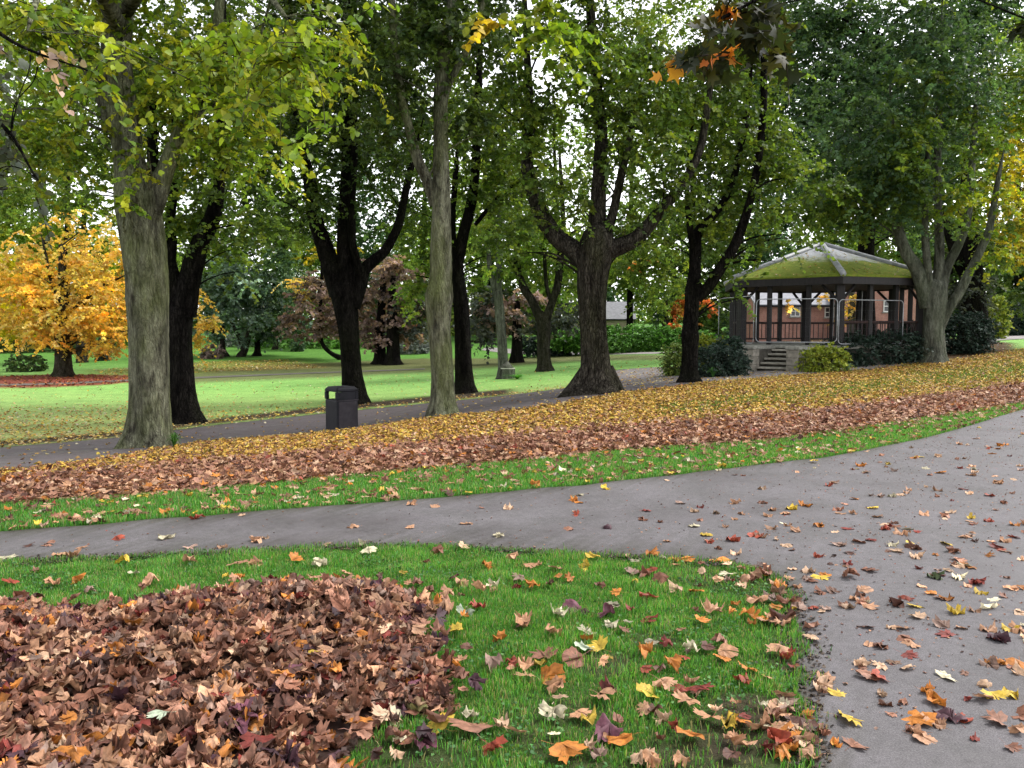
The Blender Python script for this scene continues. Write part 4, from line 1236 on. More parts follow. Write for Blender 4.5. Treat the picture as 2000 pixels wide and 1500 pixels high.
tree('lime_tree', 'dark crooked lime tree tucked behind the slender pale middle tree', 28,
     [(908, 769, 48), (908, 745, 36), (905, 690, 31), (903, 640, 31), (901, 600, 31), (897, 565, 29), (893, 525, 23), (898, 490, 22), (905, 455, 21), (918, 410, 20), (926, 360, 18), (930, 300, 17), (935, 180, 14), (938, 0, 10)],
     [[(900, 540, 16), (888, 490, 14), (884, 430, 12), (890, 330, 10)], [(928, 440, 9), (965, 395, 7), (1005, 362, 6), (1056, 325, 4)]],
     [(960, -320, 260, 200, .8, dict(leaf=.24, nb=0)), (930, 250, 110, 150, 1.0), (815, 440, 60, 80, .7), (800, 565, 42, 60, .8, dict(pal='mid')), (960, 400, 60, 80, .8), (900, 60, 110, 110, .7), (1000, 300, 50, 90, .6), (965, 500, 45, 45, .5), (830, 520, 40, 50, .5, dict(pal='mid'))],
     'lime', .135, 'bark_dark', group=G1)
tree('lime_tree', 'big lime tree with flared roots and curved candelabra limbs', 19,
     [(1164, 768, 100), (1164, 745, 70), (1164, 715, 56), (1161, 660, 50), (1158, 600, 53), (1157, 550, 59), (1160, 510, 66), (1165, 478, 74), (1168, 455, 60)],
     [[(1150, 515, 46), (1122, 488, 40), (1090, 464, 37), (1066, 430, 34), (1050, 395, 30), (1038, 355, 27), (1031, 315, 25), (1031, 270, 22), (1036, 180, 18), (1030, 60, 14), (1025, -60, 10)],
      [(1168, 480, 46), (1168, 430, 34), (1171, 380, 30), (1175, 320, 28), (1178, 250, 26), (1172, 180, 24), (1168, 110, 22), (1160, 0, 18), (1155, -150, 12)],
      [(1178, 470, 26), (1196, 420, 18), (1208, 370, 16), (1217, 332, 15), (1228, 285, 13), (1245, 200, 10)],
      [(1180, 490, 40), (1205, 484, 34), (1240, 468, 30), (1268, 440, 27), (1290, 410, 24), (1315, 383, 21), (1340, 350, 18), (1370, 290, 15), (1390, 180, 12)]],
     [(1160, -420, 330, 240, .8, dict(leaf=.2, nb=0)), (1150, 130, 170, 150, .8), (1280, 190, 120, 160, .75), (1060, 260, 70, 140, .7), (1310, 320, 80, 80, .6), (1180, 300, 80, 80, .25), (1000, 180, 60, 110, .55), (1100, 30, 100, 70, .6), (1200, -150, 260, 120, .4), (1110, 370, 50, 50, .35), (1255, 480, 40, 30, .4), (1250, 380, 60, 50, .45), (1010, 460, 60, 60, .4), (1130, 420, 60, 40, .35), (1215, 440, 45, 40, .3)],
     'lime', .12, 'bark_mid', group=G1, roots=[[(1150, 728, 40), (1128, 755, 34), (1105, 775, 24, 18.7), (1082, 790, 12, 18.4)], [(1180, 725, 40), (1198, 750, 30), (1215, 768, 16, 18.9), (1225, 775, 8, 18.8)]])
tree('lime_tree', 'slim dark lime tree forking in a V left of the bandstand', 21,
     [(1347, 747, 52), (1347, 730, 36), (1348, 690, 31), (1349, 655, 34), (1349, 640, 30), (1352, 596, 27), (1355, 565, 31), (1356, 540, 24), (1359, 490, 21), (1364, 450, 18), (1390, 425, 15), (1415, 390, 14), (1434, 343, 13), (1445, 290, 12), (1456, 240, 12), (1465, 130, 10), (1470, 0, 8)],
     [[(1360, 580, 26), (1382, 560, 22), (1404, 525, 20), (1428, 485, 19), (1445, 440, 17), (1455, 400, 15), (1466, 345, 15), (1473, 280, 14), (1476, 220, 13), (1475, 100, 11), (1480, -60, 8)],
      [(1357, 500, 14), (1345, 440, 12), (1338, 370, 10), (1345, 270, 8)]],
     [(1450, -380, 260, 240, .8, dict(leaf=.2, nb=0)), (1400, 230, 110, 180, .85), (1480, 150, 90, 150, .8), (1380, 400, 70, 90, .7), (1480, 380, 70, 90, .6), (1430, 500, 40, 30, .4), (1465, 490, 40, 25, .4), (1530, 465, 60, 22, .45), (1450, -100, 200, 120, .4), (1540, 300, 80, 100, .7), (1450, 575, 28, 18, .35), (1500, 505, 40, 22, .35), (1400, 530, 40, 35, .5), (1300, 470, 45, 40, .4)],
     'lime', .12, 'bark_dark', group=G1)
tree('lime_tree', 'pale many limbed lime tree at the right end of the bandstand', 27,
     [(1822, 709, 53), (1822, 690, 45), (1822, 650, 40), (1824, 610, 41), (1826, 580, 43), (1828, 555, 40)],
     [[(1812, 600, 29), (1803, 560, 28), (1790, 525, 26), (1772, 497, 23), (1758, 460, 21), (1750, 420, 18), (1745, 350, 15), (1742, 240, 12)],
      [(1815, 590, 21), (1809, 530, 15), (1801, 470, 13), (1798, 410, 11), (1800, 300, 9)],
      [(1828, 590, 26), (1831, 530, 19), (1831, 470, 17), (1825, 410, 15), (1822, 300, 13), (1826, 150, 9)],
      [(1836, 580, 22), (1847, 525, 18), (1868, 478, 16), (1883, 430, 15), (1888, 350, 13), (1895, 220, 9)],
      [(1834, 640, 21), (1845, 610, 19), (1866, 572, 18), (1884, 530, 16), (1900, 490, 15), (1913, 450, 13), (1925, 360, 9)]],
     [(1820, -280, 300, 180, .9, dict(leaf=.25, nb=0)), (1700, 270, 170, 180, .9, dict(pal='blue')), (1850, 150, 140, 160, .9, dict(pal='blue')), (1650, 400, 130, 50, .9), (1600, 410, 100, 45, .8), (1770, 390, 100, 60, .6), (1930, 420, 70, 100, .8, dict(pal='yellowgreen')), (1680, 455, 50, 18, .35), (1800, -80, 200, 100, .4), (1730, 360, 60, 50, .4, dict(pal='yellowgreen')), (1830, 330, 110, 70, .5, dict(D=25.5)), (1760, 300, 70, 80, .5, dict(D=25.5)), (1900, 300, 60, 90, .5, dict(D=25.5)), (1820, 200, 90, 80, .5, dict(D=25.5)), (1880, 420, 50, 40, .3, dict(D=25.5))],
     'lime', .14, 'bark_grey', group=G1)

G2 = 'trees standing on the far lawn'
tree('lime_tree', 'slender pale grey tree behind the cut stump', 38, [(984, 731, 26), (983, 715, 20), (981, 680, 18), (978, 640, 18), (975, 600, 19), (972, 570, 18)],
     [[(970, 580, 13), (962, 545, 11), (955, 510, 9), (952, 440, 8), (948, 330, 6)], [(974, 580, 13), (974, 530, 11), (973, 480, 10), (976, 400, 8), (980, 300, 6)]],
     [(955, 440, 80, 90, .8), (1000, 340, 80, 90, .8), (940, 540, 40, 50, .5), (985, 520, 30, 30, .5)], 'mid', .15, 'bark_grey', group=G2)
tree('lime_tree', 'spreading tree with grey base beyond the cut stump', 39, [(1065, 726, 38), (1064, 712, 29), (1062, 680, 26), (1062, 645, 26), (1060, 620, 28)],
     [[(1056, 625, 20), (1040, 590, 17), (1022, 560, 15), (1011, 520, 13), (1010, 470, 11), (1020, 380, 8)], [(1020, 555, 9), (1000, 515, 7), (984, 494, 5)],
      [(1066, 625, 20), (1077, 595, 16), (1089, 557, 15), (1095, 505, 14), (1100, 430, 10), (1095, 330, 7)], [(1078, 590, 10), (1068, 561, 8), (1064, 500, 7), (1068, 420, 5)]],
     [(1060, 420, 100, 100, .9), (1110, 520, 50, 60, .6), (1100, 350, 80, 70, .7), (1030, 500, 40, 40, .4), (1240, 400, 60, 60, .4)], 'mid', .15, 'bark_mid', group=G2)
tree('horse_chestnut', 'golden orange chestnut tree standing in a ring of red leaves', 41, [(124, 737, 44), (124, 722, 34), (124, 690, 30), (122, 640, 26), (122, 560, 18), (120, 480, 10)],
     [[(123, 660, 14), (90, 610, 10), (50, 580, 7), (10, 570, 5)], [(123, 640, 14), (160, 590, 10), (200, 560, 7), (230, 545, 4)], [(122, 600, 12), (100, 540, 8), (90, 490, 5)]],
     [(120, 540, 120, 80, .9), (40, 600, 90, 70, .9), (205, 600, 80, 80, .9), (130, 620, 125, 60, .9), (70, 655, 60, 35, .9), (180, 665, 60, 35, .9), (20, 560, 70, 60, 1.), (395, 650, 32, 40, 1., dict(D=46)), (340, 600, 60, 60, .9, dict(D=46)), (250, 640, 40, 50, .9), (140, 480, 100, 40, .5), (60, 520, 90, 40, .5), (225, 510, 60, 60, .5), (130, 430, 80, 40, .25), (225, 450, 30, 50, .3)],
     'gold', .17, 'bark_mid', group=G2, sprayL=.7)
tree('lemon_maple', 'bright lemon yellow tree at the left edge beside the golden chestnut', 47, [(-20, 722, 26), (-20, 650, 20), (-15, 560, 12)], [], [(5, 560, 60, 60, 1.5), (15, 620, 45, 40, 1.0), (0, 520, 50, 40, 1.)], 'lemon', .22, 'bark_mid', group=G2)
tree('yellow_green_tree', 'tall yellow green tree rising above the golden chestnut', 56, [(160, 712, 22), (160, 620, 18), (162, 500, 12), (165, 380, 7)], [], [(60, 450, 110, 60, 1.2), (170, 450, 90, 80, 1.2), (60, 350, 100, 60, .5), (210, 520, 50, 50, .8), (130, 300, 90, 60, .4)], 'yellowgreen', .26, 'bark_mid', group=G2, cvar=.4)
tree('copper_beech', 'copper beech with paired dark trunk seen right of the litter bin', 56, [(742, 712, 36), (742, 700, 24), (742, 660, 20), (745, 600, 16), (750, 540, 10)], [],
     [(740, 560, 75, 60, 1.6), (720, 620, 60, 50, 1.5), (780, 620, 60, 45, 1.4), (760, 520, 50, 30, 1.2), (790, 570, 40, 50, 1.2), (740, 650, 80, 22, .9)], 'copper', .28, 'bark_dark', group=G2, sprayL=.9, droop=.3)
tree('copper_beech', 'thicker of the two close dark trunks below the copper crown', 55, [(767, 713, 40), (767, 700, 28), (767, 660, 24), (766, 600, 18), (768, 540, 10)], [],
     [(780, 640, 50, 25, 1.0, dict(pal='grey')), (800, 600, 40, 50, 1.2, dict(pal='grey'))], 'copper', .28, 'bark_dark', group=G2, sprayL=.9)
tree('copper_beech', 'broad purple brown tree with a thin bent trunk left of the litter bin tree', 60, [(672, 698, 14), (650, 692, 9), (632, 675, 8), (626, 650, 8), (626, 590, 7), (630, 500, 5)], [],
     [(620, 600, 60, 70, 1.5), (640, 550, 50, 50, 1.3), (600, 640, 55, 35, 1.2), (650, 640, 45, 35, 1.1), (600, 560, 40, 40, .3, dict(pal='gold', leaf=.14)), (640, 500, 45, 30, .6, dict(pal='yellow', leaf=.2))], 'copper', .28, 'bark_dark', group=G2, flare=0, sprayL=.9, droop=.3)
tree('copper_beech', 'small copper tree with dark trunk between pale tree and spreading tree', 52, [(1010, 696, 32), (1010, 684, 22), (1010, 640, 18), (1010, 590, 10)], [],
     [(1010, 600, 60, 40, 1.4), (960, 630, 60, 35, 1.2, dict(pal='grey')), (1060, 630, 60, 30, 1.1, dict(pal='grey')), (1100, 610, 50, 40, 1.1, dict(pal='grey')), (930, 590, 50, 50, .9, dict(pal='grey'))], 'copper', .28, 'bark_dark', group=G2, sprayL=.9)
tree('pine_tree', 'blue green tree with a slim curving trunk beside the golden leaves', 62, [(441, 704, 16), (436, 685, 11), (434, 660, 10), (436, 620, 9), (440, 540, 7)], [], [(440, 590, 60, 60, 1.5), (420, 640, 45, 25, .9), (430, 530, 50, 50, 1.2)], 'silver', .26, 'bark_mid', group=G2, flare=0, sprayL=.9)
tree('pine_tree', 'blue green tree with a V shaped double trunk', 62, [(470, 703, 18), (477, 685, 14), (484, 660, 12), (488, 640, 10), (500, 560, 8)], [[(476, 688, 10), (468, 665, 9), (458, 645, 8), (440, 620, 6)]], [(500, 600, 70, 60, 1.5), (480, 540, 60, 50, 1.3), (500, 645, 60, 22, .8)], 'silver', .26, 'bark_mid', group=G2, flare=0, sprayL=.9)
tree('pine_tree', 'dark straight trunk right of the V shaped tree', 63, [(502, 697, 20), (503, 685, 12), (503, 660, 11), (502, 600, 9)], [], [(540, 590, 60, 60, 1.4), (540, 640, 50, 22, .8), (530, 520, 60, 50, 1.2)], 'blue', .26, 'bark_dark', group=G2, sprayL=.9)
tree('pine_tree', 'grey green trunk farthest right in the blue green group', 70, [(537, 686, 13), (538, 675, 10), (540, 640, 9), (545, 560, 7)], [], [(570, 620, 40, 40, 1.2), (560, 570, 50, 50, 1.3)], 'silver', .28, 'bark_mid', group=G2, flare=0, sprayL=.9)
tree('red_maple', 'orange red maple between the hedge and the slim V tree', 62, [(1300, 690, 20), (1300, 640, 14), (1300, 580, 8)], [], [(1330, 605, 34, 30, 1.5), (1320, 640, 34, 18, 1.2), (1285, 580, 50, 50, 1.0, dict(pal='mid')), (1255, 510, 30, 20, .8), (1370, 600, 25, 30, .7), (1290, 630, 30, 30, .7, dict(pal='blue'))], 'redorange', .22, 'bark_mid', group=G2)
tree('cedar_tree', 'large blue green cedar towering behind the bandstand', 42, [(1690, 690, 40), (1690, 640, 36), (1692, 500, 30), (1700, 300, 22), (1710, 80, 12)], [],
     [(1750, 180, 200, 170, 1.3), (1620, 130, 150, 120, 1.2), (1850, 260, 110, 160, 1.1), (1640, 330, 130, 110, 1.1), (1800, 400, 90, 90, .9), (1560, 230, 80, 100, .9), (1700, -60, 220, 100, .7), (1880, 60, 130, 100, 1.2), (1960, 20, 110, 90, 1.1), (1600, 30, 140, 70, 1.1)], 'blue', .17, 'bark_dark', group=G2, sprayL=.8, droop=.35)
tree('yew_tree', 'very dark broad trunk right of the bandstand beside the yellow shrub', 36, [(1903, 674, 72), (1903, 655, 56), (1900, 600, 48), (1896, 540, 42), (1893, 440, 34), (1890, 300, 20)], [[(1900, 560, 24), (1870, 500, 18), (1850, 430, 12)]],
     [(1870, 560, 60, 70, .8, dict(pal='grey')), (1900, 480, 60, 70, .8), (1960, 520, 50, 70, .8)], 'limedark', .15, 'bark_dark', group=G2)
tree('golden_tree', 'yellow leaved tree filling the right edge of the picture', 31, [(2060, 695, 40), (2055, 600, 32), (2040, 450, 26), (2020, 250, 18), (2010, 50, 10)], [[(2040, 450, 16), (2000, 380, 10), (1960, 330, 6)]],
     [(1970, 330, 60, 120, .9), (2000, 200, 80, 90, .9, dict(pal='yellowgreen')), (1930, 250, 60, 100, .6, dict(pal='mid')), (2010, 110, 70, 120, .9, dict(pal='mid')), (1985, 575, 40, 40, .6, dict(pal='limedark')), (1960, 470, 60, 60, .8, dict(pal='mid')), (2000, 440, 60, 90, .9)], 'yellow', .12, 'bark_mid', group=G2)
tree('golden_tree', 'yellow autumn tree glimpsed through the middle of the bandstand', 47, [(1665, 668, 22), (1665, 620, 18), (1663, 560, 10)], [], [(1663, 590, 30, 30, .9), (1655, 620, 30, 20, .6), (1610, 575, 25, 14, .7), (1545, 590, 15, 20, .4)], 'gold', .16, 'bark_grey', group=G2)
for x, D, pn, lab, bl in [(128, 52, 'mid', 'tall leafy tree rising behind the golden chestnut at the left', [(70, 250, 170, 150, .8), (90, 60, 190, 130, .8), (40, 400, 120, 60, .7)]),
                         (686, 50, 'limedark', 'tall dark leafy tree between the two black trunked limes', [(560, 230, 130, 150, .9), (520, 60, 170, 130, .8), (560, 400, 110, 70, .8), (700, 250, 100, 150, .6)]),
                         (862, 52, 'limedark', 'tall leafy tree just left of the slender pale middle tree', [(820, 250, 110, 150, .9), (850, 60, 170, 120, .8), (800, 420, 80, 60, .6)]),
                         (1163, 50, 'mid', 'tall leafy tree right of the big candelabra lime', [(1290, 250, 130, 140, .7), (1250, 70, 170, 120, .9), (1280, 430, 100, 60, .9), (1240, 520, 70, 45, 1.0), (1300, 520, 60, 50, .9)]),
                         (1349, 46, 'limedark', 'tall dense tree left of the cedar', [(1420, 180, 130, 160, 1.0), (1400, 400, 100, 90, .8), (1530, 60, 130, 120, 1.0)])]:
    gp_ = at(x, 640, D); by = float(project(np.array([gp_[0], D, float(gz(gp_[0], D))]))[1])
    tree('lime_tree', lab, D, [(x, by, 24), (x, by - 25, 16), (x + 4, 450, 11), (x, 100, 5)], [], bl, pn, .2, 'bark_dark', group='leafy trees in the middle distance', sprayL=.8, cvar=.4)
# background wood
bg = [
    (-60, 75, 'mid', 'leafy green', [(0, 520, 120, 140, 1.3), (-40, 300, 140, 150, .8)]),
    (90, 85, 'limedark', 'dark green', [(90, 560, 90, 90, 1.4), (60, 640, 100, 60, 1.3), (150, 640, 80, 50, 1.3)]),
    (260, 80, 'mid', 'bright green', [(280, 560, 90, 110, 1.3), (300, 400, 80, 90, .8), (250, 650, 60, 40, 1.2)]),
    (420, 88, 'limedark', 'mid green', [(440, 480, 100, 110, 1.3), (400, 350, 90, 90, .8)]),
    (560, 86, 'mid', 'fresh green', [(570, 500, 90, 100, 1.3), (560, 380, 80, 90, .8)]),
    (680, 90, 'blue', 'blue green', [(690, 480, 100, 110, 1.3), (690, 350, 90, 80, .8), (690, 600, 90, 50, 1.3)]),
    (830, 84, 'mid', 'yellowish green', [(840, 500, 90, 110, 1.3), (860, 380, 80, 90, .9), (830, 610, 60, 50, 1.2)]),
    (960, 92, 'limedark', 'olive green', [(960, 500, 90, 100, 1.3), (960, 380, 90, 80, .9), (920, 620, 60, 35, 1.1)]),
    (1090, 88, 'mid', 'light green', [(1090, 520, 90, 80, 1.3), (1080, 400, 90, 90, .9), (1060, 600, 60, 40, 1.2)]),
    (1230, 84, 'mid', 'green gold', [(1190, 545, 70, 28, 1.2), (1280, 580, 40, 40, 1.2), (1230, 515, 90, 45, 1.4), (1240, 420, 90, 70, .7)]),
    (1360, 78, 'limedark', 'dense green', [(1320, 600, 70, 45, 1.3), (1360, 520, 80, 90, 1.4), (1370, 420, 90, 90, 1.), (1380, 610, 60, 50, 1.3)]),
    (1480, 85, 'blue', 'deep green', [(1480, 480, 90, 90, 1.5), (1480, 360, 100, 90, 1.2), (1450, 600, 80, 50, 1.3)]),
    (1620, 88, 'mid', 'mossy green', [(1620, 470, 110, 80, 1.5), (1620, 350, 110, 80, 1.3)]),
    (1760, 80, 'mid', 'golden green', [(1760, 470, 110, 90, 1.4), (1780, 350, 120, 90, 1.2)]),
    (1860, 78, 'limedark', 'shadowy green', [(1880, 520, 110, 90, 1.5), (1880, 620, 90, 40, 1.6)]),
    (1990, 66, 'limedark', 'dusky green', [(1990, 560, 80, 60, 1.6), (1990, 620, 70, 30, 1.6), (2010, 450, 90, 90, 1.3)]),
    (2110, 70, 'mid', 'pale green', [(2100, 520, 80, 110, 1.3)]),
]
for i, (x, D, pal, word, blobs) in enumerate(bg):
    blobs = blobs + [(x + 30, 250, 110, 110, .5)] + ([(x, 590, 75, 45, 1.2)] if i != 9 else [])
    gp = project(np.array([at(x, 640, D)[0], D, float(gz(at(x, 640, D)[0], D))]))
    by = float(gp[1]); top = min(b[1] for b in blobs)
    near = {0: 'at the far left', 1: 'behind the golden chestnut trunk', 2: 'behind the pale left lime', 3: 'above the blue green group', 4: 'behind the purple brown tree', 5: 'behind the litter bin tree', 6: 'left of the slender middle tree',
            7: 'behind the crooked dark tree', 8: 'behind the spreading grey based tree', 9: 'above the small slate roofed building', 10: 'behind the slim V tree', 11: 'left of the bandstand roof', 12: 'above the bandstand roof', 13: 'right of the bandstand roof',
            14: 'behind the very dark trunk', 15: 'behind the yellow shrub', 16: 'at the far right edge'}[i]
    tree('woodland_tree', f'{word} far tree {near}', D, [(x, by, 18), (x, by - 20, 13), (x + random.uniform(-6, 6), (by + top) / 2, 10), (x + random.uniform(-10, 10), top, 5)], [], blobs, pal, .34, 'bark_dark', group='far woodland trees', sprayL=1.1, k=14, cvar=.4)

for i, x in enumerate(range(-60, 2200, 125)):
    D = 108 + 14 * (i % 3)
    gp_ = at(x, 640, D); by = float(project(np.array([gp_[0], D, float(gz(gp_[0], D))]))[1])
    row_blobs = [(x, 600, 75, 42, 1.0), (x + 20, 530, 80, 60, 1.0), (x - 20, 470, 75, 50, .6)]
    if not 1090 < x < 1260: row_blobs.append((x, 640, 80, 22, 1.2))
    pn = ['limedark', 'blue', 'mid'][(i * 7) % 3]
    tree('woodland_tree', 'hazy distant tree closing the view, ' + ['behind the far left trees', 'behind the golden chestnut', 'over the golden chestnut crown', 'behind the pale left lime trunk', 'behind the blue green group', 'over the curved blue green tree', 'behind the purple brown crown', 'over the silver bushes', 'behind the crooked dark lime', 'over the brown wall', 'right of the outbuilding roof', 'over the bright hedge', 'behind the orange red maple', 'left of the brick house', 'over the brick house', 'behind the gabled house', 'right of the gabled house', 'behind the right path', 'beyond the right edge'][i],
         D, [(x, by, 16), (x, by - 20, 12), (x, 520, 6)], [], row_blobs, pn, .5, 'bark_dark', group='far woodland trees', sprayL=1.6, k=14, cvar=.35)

# overhanging maple out of frame on the right, its lower spray reaching into the top of the picture
tree('maple_tree', 'dark maple spray with orange leaves hanging into the top of the photo', 5.0,
     [(3650, 1100, 140, 5.2), (3640, 900, 110, 5.2), (3610, 500, 95, 5.2), (3560, 100, 80, 5.2), (3450, -400, 50, 5.2)],
     [[(3560, 120, 44, 5.2), (2900, -200, 34, 5.1), (2200, -190, 26, 4.9), (1900, -140, 18, 4.6), (1620, -70, 11, 4.4), (1440, 20, 5, 4.3)]],
     [(1420, 40, 75, 50, 1.5, dict(D=4.4, dD=.3, nb=2, L=.2)), (1400, 115, 60, 30, 1.0, dict(D=4.3, dD=.2, nb=1, L=.18)), (1480, 20, 55, 35, 1.1, dict(D=4.4, dD=.3, L=.2)), (1500, 100, 30, 25, .4, dict(D=4.3, dD=.2, nb=1, L=.15)), (1318, 112, 10, 22, .8, dict(D=4.3, pal='hot', dD=.05, nb=1, L=.10, leaf=.075, k=3)), (1402, 106, 16, 12, .8, dict(D=4.3, pal='hot', dD=.05, nb=1, L=.10, leaf=.08, k=3)), (1415, 14, 14, 10, .5, dict(D=4.3, pal='hot', dD=.05, nb=0, L=.08, leaf=.06, k=3)), (2015, 35, 14, 35, .5, dict(D=4.6, dD=.1, nb=1, L=.15))],
     'maple', .092, 'bark_dark', shape='m', sprayL=.3, k=7, flare=.2)
tree('beech_tree', 'grey leaved beech spray reaching in from the left edge', 6.5,
     [(-700, 1010, 150, 7), (-690, 800, 120, 7), (-670, 500, 100, 7), (-640, 100, 80, 7), (-600, -300, 50, 7)],
     [[(-640, 200, 40, 7), (-400, 120, 26, 6.6), (-150, 160, 14, 6.3), (0, 240, 7, 6.1), (60, 330, 4, 6)], [(-630, 60, 40, 7), (-350, -40, 24, 6.6), (-100, 10, 12, 6.3), (40, 90, 6, 6.2), (150, 130, 3, 6.2)]],
     [(10, 280, 45, 90, .5, dict(D=6.1, dD=.4)), (60, 120, 90, 25, .3, dict(D=6.2, dD=.3, pal='copper')), (30, 380, 40, 30, .4, dict(D=6.1, dD=.3)), (-80, 180, 80, 80, .5, dict(D=6.3))], 'grey', .075, 'bark_dark', shape='o', sprayL=.35, k=9, flare=.2)

print('tree leaves', LEAFCOUNT)
# cut stump
st = at(990, 739, 34.5)
sb = np.array([st[0], st[1], float(gz(st[0], st[1]))])
root = thing('tree_stump', 'cut tree stump with a flat pale top on the far lawn', 'stump', sb)
limb_tube('stump_wood', np.array([[*(sb - [0, 0, .2]), .46], [*sb, .42], [*(sb + [0, 0, .15]), .37], [*(sb + [0.02, 0, .42]), .34]]), M['bark_grey'], root, sb, 20, .25, 3)
mb = MB(); ring = [(math.cos(a) * .335 + .02, math.sin(a) * .335, .42) for a in np.linspace(0, 6.283, 21)[:-1]]
mb.prism(ring, [(x, y, .455) for x, y, z in ring]); mb.build('cut_face', plain('cut timber', (.42, .40, .34), (.6, .58, .5), 20, .9), root)

# ------------------------------------------------------------------ shrubs
def shrub(name, label, px, py, D, w, h, pal, leaf=.12, lai=3.2, cat='shrub', group=None, droop=.4, sprayL=.3, flat=0.55, depth=None, k=12, x_off=0):
    """photo centre of the foot, width and height in photo pixels"""
    b = at(px, py, D); b[2] = float(gz(b[0], b[1]))
    ww, hh = w * D / F / 2, h * D / F
    dp = depth or ww * 0.9
    root = thing(name, label, cat, b, group)
    S = int(lai * math.pi * w * h / 4 / (0.5 * (leaf * F / D) ** 2) / k * 6)
    d = unit(rng.normal(0, 1, (S, 3)))
    sup = 2.6
    nrm = (np.abs(d) ** sup).sum(1) ** (1 / sup)
    rad = rng.uniform(0.45, 1.0, (S, 1)) ** 0.5
    lump = 1 + 0.13 * np.sin(d[:, 0:1] * 6 + px) * np.cos(d[:, 1:2] * 5 + d[:, 2:3] * 7)
    e = d / nrm[:, None] * rad * lump
    o = b + e * np.array([ww, dp, hh * 0.5]) + np.array([0, 0, hh * 0.52])
    o[:, 2] = np.maximum(o[:, 2], b[2] + 0.05)
    v, t_, c = sprays(o, sprayL, k, leaf, PAL[pal], droop, 'q', .3, True, .35, out=e * np.array([1, 1, 1.2]))
    mesh_np('foliage', v, t_, None, c, M['shrub_leaf'], root, False, b)
    for i in range(3):
        a = 2.1 * i + px
        tp = b + np.array([math.cos(a) * ww * .4, math.sin(a) * dp * .4, hh * .6])
        limb_tube('stem', np.array([[*(b - [0, 0, .1]), .035], [*(b * .5 + tp * .5), .025], [*tp, .012]]), M['bark_bush'], root, b, 7, 0, i)
    return root


PAL['holly'] = [(0.016, 0.034, 0.020), (0.024, 0.046, 0.028), (0.012, 0.024, 0.016), (0.04, 0.07, 0.05)]
PAL['laurel'] = [(0.07, 0.20, 0.02), (0.10, 0.26, 0.025), (0.05, 0.14, 0.02), (0.14, 0.30, 0.04)]
PAL['privet'] = [(0.22, 0.27, 0.02), (0.15, 0.22, 0.02), (0.3, 0.32, 0.03)]
PAL['lav'] = [(0.17, 0.19, 0.17), (0.22, 0.24, 0.2), (0.12, 0.15, 0.12)]
PAL['scarlet'] = [(0.22, 0.05, 0.04), (0.12, 0.04, 0.03), (0.3, 0.12, 0.06)]
GB = 'shrubs round the bandstand'
shrub('evergreen_bush', 'round dark bush right behind the slim V tree trunk', 1398, 722, 24.5, 105, 52, 'holly', .08, group=GB)
shrub('evergreen_bush', 'spiky dark green bush against the left stone pier', 1424, 726, 25.5, 44, 68, 'holly', .10, group=GB)
shrub('evergreen_bush', 'yellow green leafy shrub left of the bandstand corner', 1385, 690, 29, 90, 60, 'privet', .10, group=GB)
shrub('evergreen_bush', 'olive shrub left of the slim V tree trunk foot', 1325, 718, 27, 50, 55, 'mid', .08, group=GB)
shrub('evergreen_bush', 'lime green shrub right of the right stone pier', 1612, 718, 25, 70, 44, 'privet', .08, group=GB)
shrub('evergreen_bush', 'low dark clipped bush in the middle of the bandstand bed', 1660, 712, 27, 90, 55, 'holly', .08, group=GB)
shrub('evergreen_bush', 'dark rounded bush next to the many limbed tree', 1735, 712, 27.5, 120, 55, 'holly', .08, group=GB)
shrub('evergreen_bush', 'glossy blue green bush right of the many limbed tree', 1882, 702, 30, 92, 72, 'holly', .09, group=GB)
shrub('evergreen_bush', 'dark bush squeezed behind the many limbed trunk', 1790, 702, 29, 70, 62, 'holly', .08, group=GB)
shrub('golden_shrub', 'upright bright yellow shrub at the right path', 1941, 655, 42, 44, 78, 'privet', .12, group=None)
shrub('evergreen_bush', 'dark far bush right of the bright yellow shrub', 1985, 640, 48, 60, 60, 'holly', .14)
shrub('garden_hedge', 'clipped bright green laurel hedge crossing behind the lime trees', 1240, 692, 57, 345, 46, 'laurel', .17, 3.2, 'hedge', depth=1.1)
shrub('garden_hedge', 'darker shorter hedge end left of the big lime tree', 1075, 690, 58, 110, 40, 'holly', .17, 3.0, 'hedge', depth=1.0)
shrub('silver_bush', 'pale silver grey bush left of the slender middle tree', 805, 692, 66, 60, 28, 'lav', .16)
shrub('silver_bush', 'second silver bush behind the first and taller', 825, 688, 70, 60, 40, 'lav', .16)
shrub('red_bush', 'red brown bush glimpsed over the silver bushes', 800, 672, 78, 70, 32, 'scarlet', .2)
shrub('evergreen_bush', 'small dark conical bush on the far lawn', 581, 688, 68, 22, 22, 'blue', .14)
shrub('evergreen_bush', 'low brown mound of bush under the golden leaves', 414, 704, 60, 36, 24, 'copper', .16)
shrub('evergreen_bush', 'spreading low dark bush left of the golden chestnut', 52, 724, 46, 60, 28, 'limedark', .14)
shrub('evergreen_bush', 'dark upright bush between chestnut and pale lime tree', 203, 706, 58, 22, 44, 'holly', .16)
shrub('flower_border', 'long pale green planted border on the rise behind the pines', 610, 684, 72, 250, 22, 'laurel', .2, 2.2, 'border', depth=1.5)
shrub('flower_border', 'grey pink border below the pine trunks', 490, 684, 74, 110, 24, 'lav', .2, 2.2, 'border', depth=1.2)
shrub('flower_border', 'dark border along the far left lawn', 60, 692, 72, 240, 24, 'limedark', .25, 2.5, 'border', depth=1.5)


